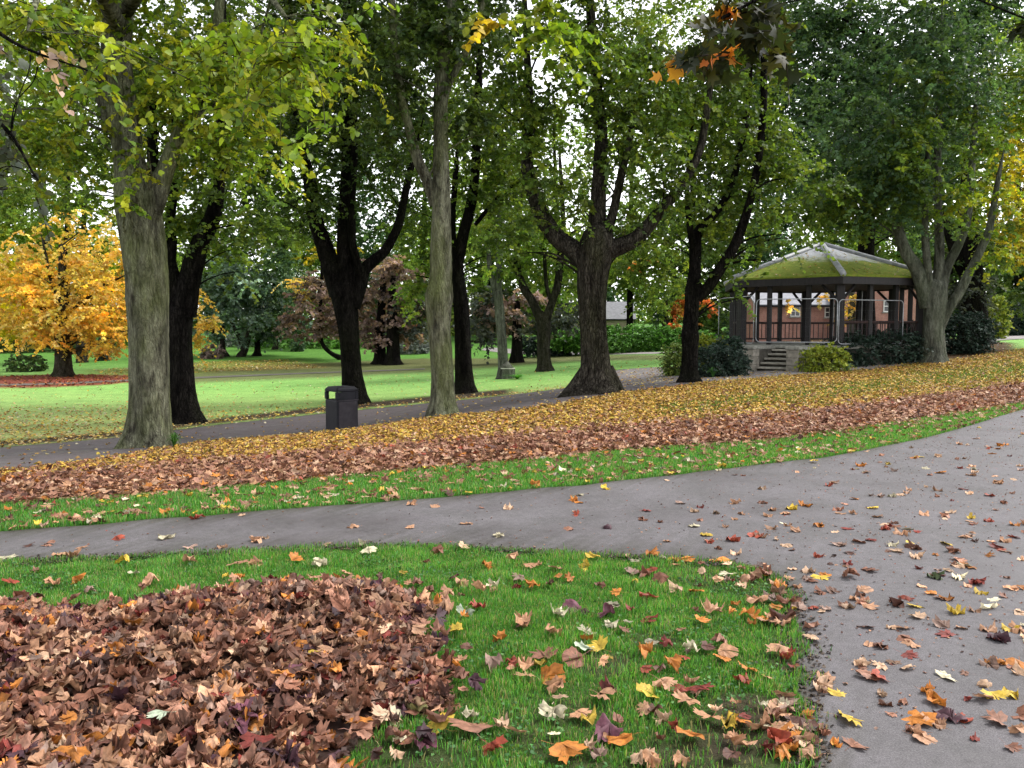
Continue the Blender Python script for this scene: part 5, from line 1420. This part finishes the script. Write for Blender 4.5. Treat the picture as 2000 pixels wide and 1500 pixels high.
def tuft(label, px, py, D, w, h, n, colr):
    b = at(px, py, D); b[2] = float(gz(b[0], b[1]))
    hh = h * D / F; ww = w * D / F / 2
    v, q = [], []
    for i in range(n):
        a = rng.uniform(0, 6.28); r = rng.uniform(.2, 1) * ww; top = rng.uniform(.6, 1.1) * hh
        s = np.array([-math.sin(a), math.cos(a), 0]) * .016
        for t in np.linspace(0, 1, 6):
            c = np.array([math.cos(a) * r * t ** 1.2, math.sin(a) * r * t ** 1.2, top * (1 - (1 - t) ** 2) - top * .5 * t ** 3])
            v += [c - s * (1.05 - t), c + s * (1.05 - t)]
        k = len(v) - 12
        q += [(k + 2 * j, k + 2 * j + 1, k + 2 * j + 3, k + 2 * j + 2) for j in range(5)]
    c = np.repeat(np.array(colr)[None], len(v), 0) * np.repeat(rng.uniform(.6, 1.3, (n, 1)), 12, 0)
    root = thing('strap_leaf_plant', label, 'plant', b)
    mesh_np('foliage', np.array(v), None, q, c, M['blade'], root)


tuft('arching strap leaved plant at the foot of the dark bush left of the steps', 1393, 722, 23.8, 70, 26, 46, (.10, .24, .07))
tuft('grey green strap leaved plant right of the lime green shrub', 1655, 718, 24.6, 50, 24, 30, (.16, .24, .14))
tuft('fresh grass tuft growing round the cut stump', 1010, 744, 33.5, 90, 12, 120, (.08, .28, .03))
tuft('leafy sprouts at the right foot of the pale left lime tree', 340, 868, 13.6, 60, 34, 50, (.06, .15, .03))

# ------------------------------------------------------------------ bandstand
BD = 30.0
bc = at(1600, 690, BD)
bz0 = float(gz(bc[0], bc[1] - 3))
ze, zf = at(1600, 552, BD)[2], at(1600, 671, BD)[2]        # eaves, floor
za = at(1600, 482, BD)[2]
bs = thing('bandstand', 'open six sided bandstand with mossy slate roof', 'bandstand', (bc[0], bc[1], bz0))
zE, zF, zA = ze - bz0, zf - bz0, za - bz0
RR = 3.85
view = math.atan2(bc[0], bc[1])            # direction of the camera as seen from the bandstand
ang = [R(-90 + 10 + 60 * i) - view for i in range(6)]   # corner 0 is the one nearest the camera, a little right


def hexp(r, z): return [(r * math.cos(a), r * math.sin(a), z) for a in ang]


M['timber'] = plain('dark stained timber', (.006, .005, .006), (.018, .014, .015), 14, .6, .3, .3, 0, (1, 1, .2))
M['railwood'] = plain('red brown rail paint', (.02, .010, .011), (.045, .022, .02), 14, .55, .35)
M['lead'] = plain('lead flashing', (.20, .21, .22), (.34, .35, .37), 6, .5, .4)


def moss_roof():
    m, t, N = nt('mossy slate')
    p_ = pos(t)
    sep = N('ShaderNodeSeparateXYZ'); t.links.new(p_, sep.inputs[0])
    n = noise(t, p_, 1.1, 6, .7); n2 = noise(t, p_, 4.5, 8, .75); n3 = noise(t, p_, 40, 4, .7)
    # moss thick over the lower two thirds, thinning to bare slate at the top
    a = N('ShaderNodeMath', operation='MULTIPLY_ADD'); t.links.new(sep.outputs[2], a.inputs[0]); a.inputs[1].default_value = -1.0 / (zA - zE); a.inputs[2].default_value = (za) / (zA - zE)
    b = N('ShaderNodeMath', operation='MULTIPLY_ADD'); t.links.new(n.outputs['Fac'], b.inputs[0]); b.inputs[1].default_value = 0.9; t.links.new(a.outputs[0], b.inputs[2])
    r = ramp(t, [(0.76, (0, 0, 0)), (0.98, (1, 1, 1))]); t.links.new(b.outputs[0], r.inputs[0])
    rm = ramp(t, [(0.3, (.07, .10, .012)), (0.5, (.15, .20, .022)), (0.68, (.24, .20, .045))]); t.links.new(n2.outputs['Fac'], rm.inputs[0])
    rs = ramp(t, [(0.3, (.28, .29, .31)), (0.7, (.46, .47, .50))]); t.links.new(n2.outputs['Fac'], rs.inputs[0])
    c = mixc(t, rs.outputs[0], rm.outputs[0], r.outputs[0])
    finish(t, c, .9, .15, n3.outputs['Fac'], .8, .03)
    return m


M['roof'] = moss_roof()
M['stone'] = plain('weathered sandstone', (.16, .145, .12), (.36, .33, .28), 5, .9, .2, .5, 0, None, .02)
M['coping'] = plain('stone coping', (.16, .16, .14), (.34, .33, .29), 7, .9, .2, .4)
M['riser'] = plain('shade toned riser', (.022, .02, .016), (.06, .055, .045), 7, .9, .1)  # shade below each tread painted into the riser colour
M['tread'] = plain('worn stone tread', (.28, .26, .22), (.46, .43, .37), 8, .9, .2)
M['plinth'] = plain('shaded rubble stone', (.05, .046, .04), (.13, .12, .10), 4, .9, .1, .5, 0, None, .03)
ov = RR + .0
E = hexp(ov, zE); Al = hexp(.05, zA)
for i in range(6):
    j = (i + 1) % 6
    # each roof slope is its own slab with thickness
    mb = MB()
    n0 = 14
    mb.prism([E[i], E[j], Al[j], Al[i]], [(x, y, z + .06) for x, y, z in (E[i], E[j], Al[j], Al[i])])
    mb.build('roof_slope', M['roof'], bs)
for i in range(6):
    mb = MB(); mb.tube([(E[i][0] * 1.0, E[i][1] * 1.0, zE + .075), (Al[i][0], Al[i][1], zA + .075)], .10, 8)
    o = mb.build('hip_flashing', M['lead'], bs, smooth=True)
mb = MB(); mb.bar((0, 0, zA + .0), (0, 0, zA + .16), .14, 12); mb.build('roof_cap', M['lead'], bs)
mb = MB()
for i in range(6):
    j = (i + 1) % 6
    a_, b_ = hexp(RR - .02, 0)[i], hexp(RR - .02, 0)[j]; c_, d_ = hexp(RR - .14, 0)[j], hexp(RR - .14, 0)[i]
    mb.prism([(x, y, zE - .24) for x, y, z in (a_, b_, c_, d_)], [(x, y, zE - .003) for x, y, z in (a_, b_, c_, d_)])
mb.build('fascia', M['timber'], bs)
mb = MB(); mb.prism(hexp(RR - .30, zE - .20), hexp(RR - .30, zE - .12)); mb.build('ceiling', M['timber'], bs)
RP = RR - .42
mid_post = []
for i in range(6):
    j = (i + 1) % 6
    a_, b_ = Vector(hexp(RP, 0)[i]), Vector(hexp(RP, 0)[j])
    e_ = (b_ - a_).normalized(); rz = Matrix.Rotation(math.atan2(e_.y, e_.x), 4, 'Z')
    mb = MB(); mb.box(-.13, .13, -.13, .13, zF, zE - .2, Matrix.Translation(a_) @ Matrix.Rotation(ang[i], 4, 'Z')); mb.build('post', M['timber'], bs, .015)
    for s in (.36, .68) if i != 5 else (.3, .7):
        pm = a_.lerp(b_, s)
        mb = MB(); mb.box(-.07, .07, -.07, .07, zF, zE - .2, Matrix.Translation(pm) @ rz); mb.build('post', M['timber'], bs, .01)
    # braces under the eaves
    mb = MB()
    mb.bar(a_ + e_ * .1 + Vector((0, 0, zE - .75)), a_ + e_ * .6 + Vector((0, 0, zE - .24)), .05, 6)
    mb.build('brace', M['timber'], bs); mb = MB()
    mb.bar(b_ - e_ * .1 + Vector((0, 0, zE - .75)), b_ - e_ * .6 + Vector((0, 0, zE - .24)), .05, 6)
    mb.build('brace', M['timber'], bs)
    if i != 5:
        mb = MB()
        mb.bar(a_ + Vector((0, 0, zF + .78)), b_ + Vector((0, 0, zF + .78)), .045, 6)
        mb.bar(a_ + Vector((0, 0, zF + .14)), b_ + Vector((0, 0, zF + .14)), .035, 6)
        nb = 18
        for t in range(1, nb):
            q = a_.lerp(b_, t / nb); mb.bar(q + Vector((0, 0, zF + .14)), q + Vector((0, 0, zF + .78)), .018, 6)
        mb.build('balustrade', M['railwood'], bs)
mb = MB(); mb.prism(hexp(RR - .2, -.3), hexp(RR - .2, zF - .10)); mb.build('plinth', M['plinth'], bs)
mb = MB(); mb.prism(hexp(RR - .1, zF - .10), hexp(RR - .1, zF)); mb.build('floor_slab', M['coping'], bs)
# leaves lying on the roof slopes
rv = []
for i in range(6):
    j = (i + 1) % 6
    for _ in range(90):
        a, b = rng.random(2)
        if a + b > 1: a, b = 1 - a, 1 - b
        P0 = np.array(E[i]) * (1 - a - b) + np.array(E[j]) * a + np.array((0, 0, zA)) * b
        if (1 - b) > .2: rv.append(P0 + [bc[0], bc[1], bz0 + .085])
rv = np.array(rv)
small_leaves('roof_leaf_litter', 'pale fallen leaves scattered on the mossy bandstand roof', rv, rng.uniform(.05, .085, len(rv)), pick(['straw', 'lemon', 'gold', 'cream'], [.4, .2, .2, .2], len(rv)), SIMPLE, SIMPLE_T, .3)
# steps, on the side between corner 5 and corner 0
am = (ang[5] + ang[0]) / 2
am = am if abs(ang[5] - ang[0]) < 3.2 else am + math.pi
dirv = Vector((math.cos(am), math.sin(am), 0)); sidev = Vector((-math.sin(am), math.cos(am), 0))
ap = (RR - .2) * math.cos(math.pi / 6)
# find the ground at the foot of the steps
foot = Vector((bc[0], bc[1], 0)) + dirv * (ap + 1.9)
zg = float(gz(foot.x, foot.y)) - bz0
SM = Matrix.Translation(dirv * ap + sidev * .22) @ Matrix(((dirv.x, sidev.x, 0, 0), (dirv.y, sidev.y, 0, 0), (0, 0, 1, 0), (0, 0, 0, 1)))
st_root = thing('stone_steps', 'flight of stone steps up to the bandstand between two piers', 'steps', (bc[0], bc[1], bz0))
ns = 6
rise = (zF - zg) / ns
for i in range(ns - 1):
    top = zF - rise * (i + 1) - .06
    mb = MB(); mb.box(.02 + .30 * i, .02 + .30 * (i + 1) + .03, -.56, .56, zg - .3, top, SM); st_ = mb.build('step', M['riser'], st_root)
    mb = MB(); mb.box(.02 + .30 * i, .02 + .30 * (i + 1) + .06, -.557, .557, top + .001, top + .062, SM); mb.build('tread', M['tread'], st_, .008)
for sgn in (-1, 1):
    mb = MB(); y0, y1 = sorted((sgn * .58, sgn * .84)); mb.box(.02, 1.35, y0, y1, zg - .3, zF - .14, SM); mb.build('cheek_wall', M['plinth'], st_root, .02)
    mb = MB(); y0, y1 = sorted((sgn * .565, sgn * .88)); mb.box(.02, 1.33, y0, y1, zF - .137, zF - .03, SM); mb.build('coping', M['coping'], st_root, .02)
    y0, y1 = sorted((sgn * .55, sgn * .96))
    pr = MB(); 
    hz = (zF - .12 - zg + .3) / 4
    for c_ in range(4):
        pr.box(1.36 + .004 * (c_ % 2), 1.86 - .004 * (c_ % 2), y0, y1, zg - .3 + hz * c_ + .006, zg - .3 + hz * (c_ + 1), SM)
    po = pr.build('pier', M['stone'], st_root, .02)
    mb = MB(); y0, y1 = sorted((sgn * .52, sgn * .99)); mb.box(1.335, 1.90, y0, y1, zF - .117, zF + .0, SM); mb.build('pier_cap', M['coping'], st_root, .025)

# temporary fence panels round the bandstand
M['galv'] = plain('galvanised steel', (.26, .27, .29), (.40, .41, .43), 12, .5, .4, .05, .3)


M['wire'] = plain('dull wire', (.10, .10, .11), (.16, .16, .17), 12, .5, .3, .05)


def fence_panel(label, p0, p1, h, hidden_mesh=False):
    p0, p1 = np.array(p0, float), np.array(p1, float)
    d = p1 - p0; L = np.linalg.norm(d[:2]); a = math.atan2(d[1], d[0])
    root = thing('fence_panel', label, 'fence panel', p0, 'temporary fence panels', a)
    r = .14; pts = []
    for cx, cz, a0 in ((L - r, r, -90), (L - r, h - r, 0), (r, h - r, 90), (r, r, 180)):
        for t in range(0, 91, 18): pts.append(Vector((cx + r * math.cos(R(a0 + t)), 0, cz + r * math.sin(R(a0 + t)))))
    pts.append(pts[0])
    MB().tube(pts, .015, 8).build('frame', M['galv'], root, smooth=True)
    mb = MB()
    for x in np.arange(.14, L - .05, .14): mb.bar((x, 0, .03), (x, 0, h - .03), .0011, 4)
    for z in np.arange(.2, h - .05, .3): mb.bar((.03, 0, z), (L - .03, 0, z), .0011, 4)
    mb.build('wire_mesh', M['wire'], root)
    return root


def P3(px, py, D): return at(px, py, D)


a, b = P3(1476, 668, 26.6), P3(1634, 668, 26.0)
fence_panel('steel fence panel standing square across the top of the bandstand steps', a, (b[0], b[1], a[2]), (668 - 584) * 26.3 / F)
a, b = P3(1403, 668, 29.6), P3(1471, 668, 27.0)
fence_panel('steel fence panel closing the left side of the bandstand', a, (b[0], b[1], a[2]), (668 - 579) * 28 / F)
a, b = P3(1637, 672, 26.2), P3(1762, 672, 27.2)
fence_panel('steel fence panel along the right side of the bandstand by the dark bushes', a, (b[0], b[1], a[2]), (672 - 587) * 26.6 / F)

# ------------------------------------------------------------------ litter bin
bp = at(668, 846, 18.5); bp[2] = float(gz(bp[0], bp[1]))
bn = thing('litter_bin', 'black square litter bin with a hooded top beside the lower path', 'bin', bp, None, R(42))
M['bin'] = plain('black bin plastic', (.008, .008, .011), (.018, .017, .022), 6, .6, .2, .05)
M['binpanel'] = plain('grey bin panel', (.028, .024, .028), (.05, .043, .049), 6, .6, .2, .05)
s = .275; HB = (846 - 762) * 18.5 / F
mb = MB(); mb.box(-s, s, -s, s, -.05, HB * .70); mb.build('body', M['bin'], bn, .03)
mb = MB(); mb.box(-s * .84, s * .84, -s - .008, -s + .01, .04, HB * .66); mb.build('door_panel', M['binpanel'], bn, .01)
mb = MB()
for sx in (-1, 1):
    for sy in (-1, 1):
        x0, x1 = sorted((sx * s * 1.03, sx * (s - .075))); y0, y1 = sorted((sy * s * 1.03, sy * (s - .075)))
        mb = MB(); mb.box(x0, x1, y0, y1, HB * .703, HB * .885); mb.build('hood_corner', M['bin'], bn, .015)
# one hood side is closed; the others stay open
mb = MB(); mb.box(-s + .076, s - .076, -s * 1.03 + .004, -s + .03, HB * .703, HB * .885)
mb.build('hood_panel', M['bin'], bn)
mb = MB()
c0 = s * 1.04
mb.prism([(-c0, -c0, HB * .888), (c0, -c0, HB * .888), (c0, c0, HB * .888), (-c0, c0, HB * .888)], [(-c0, -c0, HB * .93), (c0, -c0, HB * .93), (c0, c0, HB * .93), (-c0, c0, HB * .93)])
c1 = s * .80
mb.prism([(-c0, -c0, HB * .931), (c0, -c0, HB * .931), (c0, c0, HB * .931), (-c0, c0, HB * .931)], [(-c1, -c1, HB), (c1, -c1, HB), (c1, c1, HB), (-c1, c1, HB)])
mb.build('lid', M['bin'], bn, .02)
mb = MB(); mb.box(-s * 1.02, s * 1.02, -s * 1.045, -s * 1.032, HB * .675, HB * .70); mb.build('trim_strip', M['binpanel'], bn)

# ------------------------------------------------------------------ buildings
def brick_material():
    m, t, N = nt('red brick')
    tc = N('ShaderNodeTexCoord')
    mp = N('ShaderNodeMapping'); mp.inputs['Rotation'].default_value = (R(90), 0, 0); t.links.new(tc.outputs['Object'], mp.inputs[0])
    b = N('ShaderNodeTexBrick'); b.inputs['Scale'].default_value = 4.4
    b.inputs['Color1'].default_value = (.40, .20, .155, 1); b.inputs['Color2'].default_value = (.32, .15, .12, 1); b.inputs['Mortar'].default_value = (.36, .30, .26, 1)
    b.inputs['Mortar Size'].default_value = .014
    t.links.new(mp.outputs[0], b.inputs['Vector'])
    n = noise(t, pos(t), 1.5, 5, .6); r = ramp(t, [(.3, (.75,) * 3), (.7, (1.2,) * 3)]); t.links.new(n.outputs['Fac'], r.inputs[0])
    finish(t, mixc(t, b.outputs['Color'], r.outputs[0], 1., 'MULTIPLY'), .9, .15)
    return m


M['brick'] = brick_material()
M['slate'] = plain('grey slate', (.17, .17, .19), (.30, .30, .33), 3, .7, .3, .3, 0, (1, 1, 5))
M['white'] = plain('white paint', (.68, .68, .66), (.8, .8, .78), 5, .5, .4, .03)
M['glass'] = plain('dark window glass', (.03, .035, .04), (.06, .065, .07), 1.5, .08, .6, .0)
M['pinkrender'] = plain('pale pink wall', (.45, .34, .29), (.55, .43, .37), 4, .9, .2)


def house(name, label, px0, px1, D, eave_py, ridge_py, depth, wall, windows, gable=False):
    x0, x1 = at(px0, 640, D)[0], at(px1, 640, D)[0]
    cx = (x0 + x1) / 2; base = float(gz(cx, D)) 
    zE_ = at(1000, eave_py, D)[2] - base; zR = at(1000, ridge_py, D)[2] - base
    root = thing(name, label, 'building', (cx, D, base))
    w = (x1 - x0) / 2
    mb = MB(); mb.box(-w, w, 0, depth, -.5, zE_)
    mb.build('wall', wall, root)
    o = .25
    if gable:
        mb = MB(); mb.prism([(-w, 0, zE_ + .002), (w, 0, zE_ + .002), (0, 0, zR)], [(-w, depth, zE_ + .002), (w, depth, zE_ + .002), (0, depth, zR)]); mb.build('gable_wall', wall, root)
        for s_ in (-1, 1):
            mb = MB()
            a_, b_ = (s_ * (w + o), zE_ - .12), (0, zR + .06)
            mb.prism([(a_[0], -o, a_[1]), (b_[0], -o, b_[1]), (b_[0], -o, b_[1] + .12), (a_[0], -o, a_[1] + .12)], [(a_[0], depth + o, a_[1]), (b_[0], depth + o, b_[1]), (b_[0], depth + o, b_[1] + .12), (a_[0], depth + o, a_[1] + .12)])
            mb.build('roof', M['slate'], root)
    else:
        mb = MB()
        mb.prism([(-w - o, -o, zE_), (w + o, -o, zE_), (w + o, depth / 2, zR), (-w - o, depth / 2, zR)], [(-w - o, -o, zE_ + .12), (w + o, -o, zE_ + .12), (w + o, depth / 2, zR + .12), (-w - o, depth / 2, zR + .12)])
        mb.prism([(-w - o, depth + o, zE_), (w + o, depth + o, zE_), (w + o, depth / 2, zR), (-w - o, depth / 2, zR)], [(-w - o, depth + o, zE_ + .12), (w + o, depth + o, zE_ + .12), (w + o, depth / 2 + .001, zR + .12), (-w - o, depth / 2 + .001, zR + .12)])
        mb.build('roof', M['slate'], root)
        for s_ in (-1, 1):
            mb = MB(); mb.prism([(s_ * w, 0, zE_), (s_ * w, depth, zE_), (s_ * w, depth / 2, zR - .02)], [(s_ * (w - .2), 0, zE_), (s_ * (w - .2), depth, zE_), (s_ * (w - .2), depth / 2, zR - .02)]); mb.build('gable_wall', wall, root)
        mb = MB(); mb.box(-w - o, w + o, -o - .1, -o - .02, zE_ - .06, zE_ + .06); mb.build('gutter', M['bin'], root)
    for (wx, wy, ww, wh) in windows:
        c = at(wx, wy, D); X = c[0] - cx; Z = c[2] - base
        hw, hh_ = ww * D / F / 2, wh * D / F / 2
        fr = MB()
        for q in ((-hw, hw, hh_ - .06, hh_), (-hw, hw, -hh_, -hh_ + .06)): fr.box(X + q[0], X + q[1], -.07, -.004, Z + q[2], Z + q[3])
        for xx in (-hw, -.03, hw - .06): fr.box(X + xx, X + xx + .06, -.066, -.006, Z - hh_ + .061, Z + hh_ - .061)
        fr.box(X - hw + .061, X - .031, -.06, -.01, Z - .025, Z + .025); fr.box(X + .031, X + hw - .061, -.06, -.01, Z - .025, Z + .025)
        f = fr.build('window', M['white'], root)
        mb = MB(); mb.box(X - hw + .03, X + hw - .03, -.03, -.012, Z - hh_ + .03, Z + hh_ - .03); mb.build('pane', M['glass'], f)
        mb = MB(); mb.box(X - hw - .1, X + hw + .1, -.12, -.002, Z - hh_ - .09, Z - hh_ - .002); mb.build('sill', M['coping'], f)
    return root


house('brick_house', 'low red brick house with slate roof seen through the bandstand', 1480, 1645, 60, 598, 555, 7, M['brick'], [(1553, 606 + 2, 19, 20), (1620, 610, 19, 20)])
house('brick_house', 'red brick gabled house seen through the right of the bandstand', 1650, 1800, 58, 575, 530, 8, M['brick'], [(1735, 598, 20, 22)], True)
house('outbuilding', 'small pink walled outbuilding with grey slate roof above the hedge', 1118, 1238, 90, 625, 590, 5, M['pinkrender'], [])
# boundary wall far behind the copper tree
wa, wb = at(820, 660, 96), at(1130, 660, 96)
wl = thing('boundary_wall', 'long brown brick wall behind the copper tree and far path', 'wall', (wa[0], 96, float(gz(wa[0], 96))))
mb = MB(); mb.box(0, wb[0] - wa[0], 0, .4, -1.0, 2.0); mb.build('wall_face', plain('brown brick wall', (.11, .075, .06), (.2, .14, .115), 6, .9), wl)
mb = MB(); mb.box(-.05, wb[0] - wa[0] + .05, -.06, .46, 2.003, 2.12); mb.build('coping', M['coping'], wl)

# ------------------------------------------------------------------ light and camera
w = bpy.data.worlds.new('World'); scene.world = w; w.use_nodes = True
t = w.node_tree; t.nodes.clear()
sky = t.nodes.new('ShaderNodeTexSky'); sky.sky_type = 'NISHITA'; sky.sun_disc = False
SUN_EL, SUN_AZ = R(52), R(72)       # veiled by cloud, high on the right
sky.sun_elevation = SUN_EL; sky.sun_rotation = SUN_AZ
sky.air_density = 1.0; sky.dust_density = 1.0; sky.ozone_density = 1.0
hs = t.nodes.new('ShaderNodeHueSaturation'); hs.inputs['Saturation'].default_value = 0.12
bgn = t.nodes.new('ShaderNodeBackground'); bgn.inputs['Strength'].default_value = 0.15
out = t.nodes.new('ShaderNodeOutputWorld')
t.links.new(sky.outputs[0], hs.inputs['Color']); t.links.new(hs.outputs[0], bgn.inputs[0]); t.links.new(bgn.outputs[0], out.inputs[0])
sd = bpy.data.lights.new('sun', 'SUN'); sd.energy = 1.4; sd.angle = R(20); sd.color = (1.0, 0.97, 0.92)
so = bpy.data.objects.new('sun', sd); col.objects.link(so)
dirs = Vector((math.sin(SUN_AZ) * math.cos(SUN_EL), math.cos(SUN_AZ) * math.cos(SUN_EL), math.sin(SUN_EL)))
so.rotation_euler = dirs.to_track_quat('Z', 'Y').to_euler(); so.location = (10, -10, 30)

cam = bpy.data.cameras.new('camera'); co = bpy.data.objects.new('camera', cam); col.objects.link(co)
co.location = (0, 0, H); co.rotation_euler = (math.pi / 2 - P, 0, 0)
cam.sensor_width = 36; cam.lens = F / 2000 * 36; cam.clip_end = 2000; cam.clip_start = 0.05
scene.camera = co
vs_ = scene.view_settings
vs_.view_transform = 'Standard'; vs_.look = 'None'; vs_.exposure = 1.65; vs_.gamma = 1
cy = scene.cycles
cy.max_bounces = 6; cy.diffuse_bounces = 3; cy.glossy_bounces = 2; cy.transmission_bounces = 4; cy.transparent_max_bounces = 4
cy.use_adaptive_sampling = True; cy.adaptive_threshold = 0.02
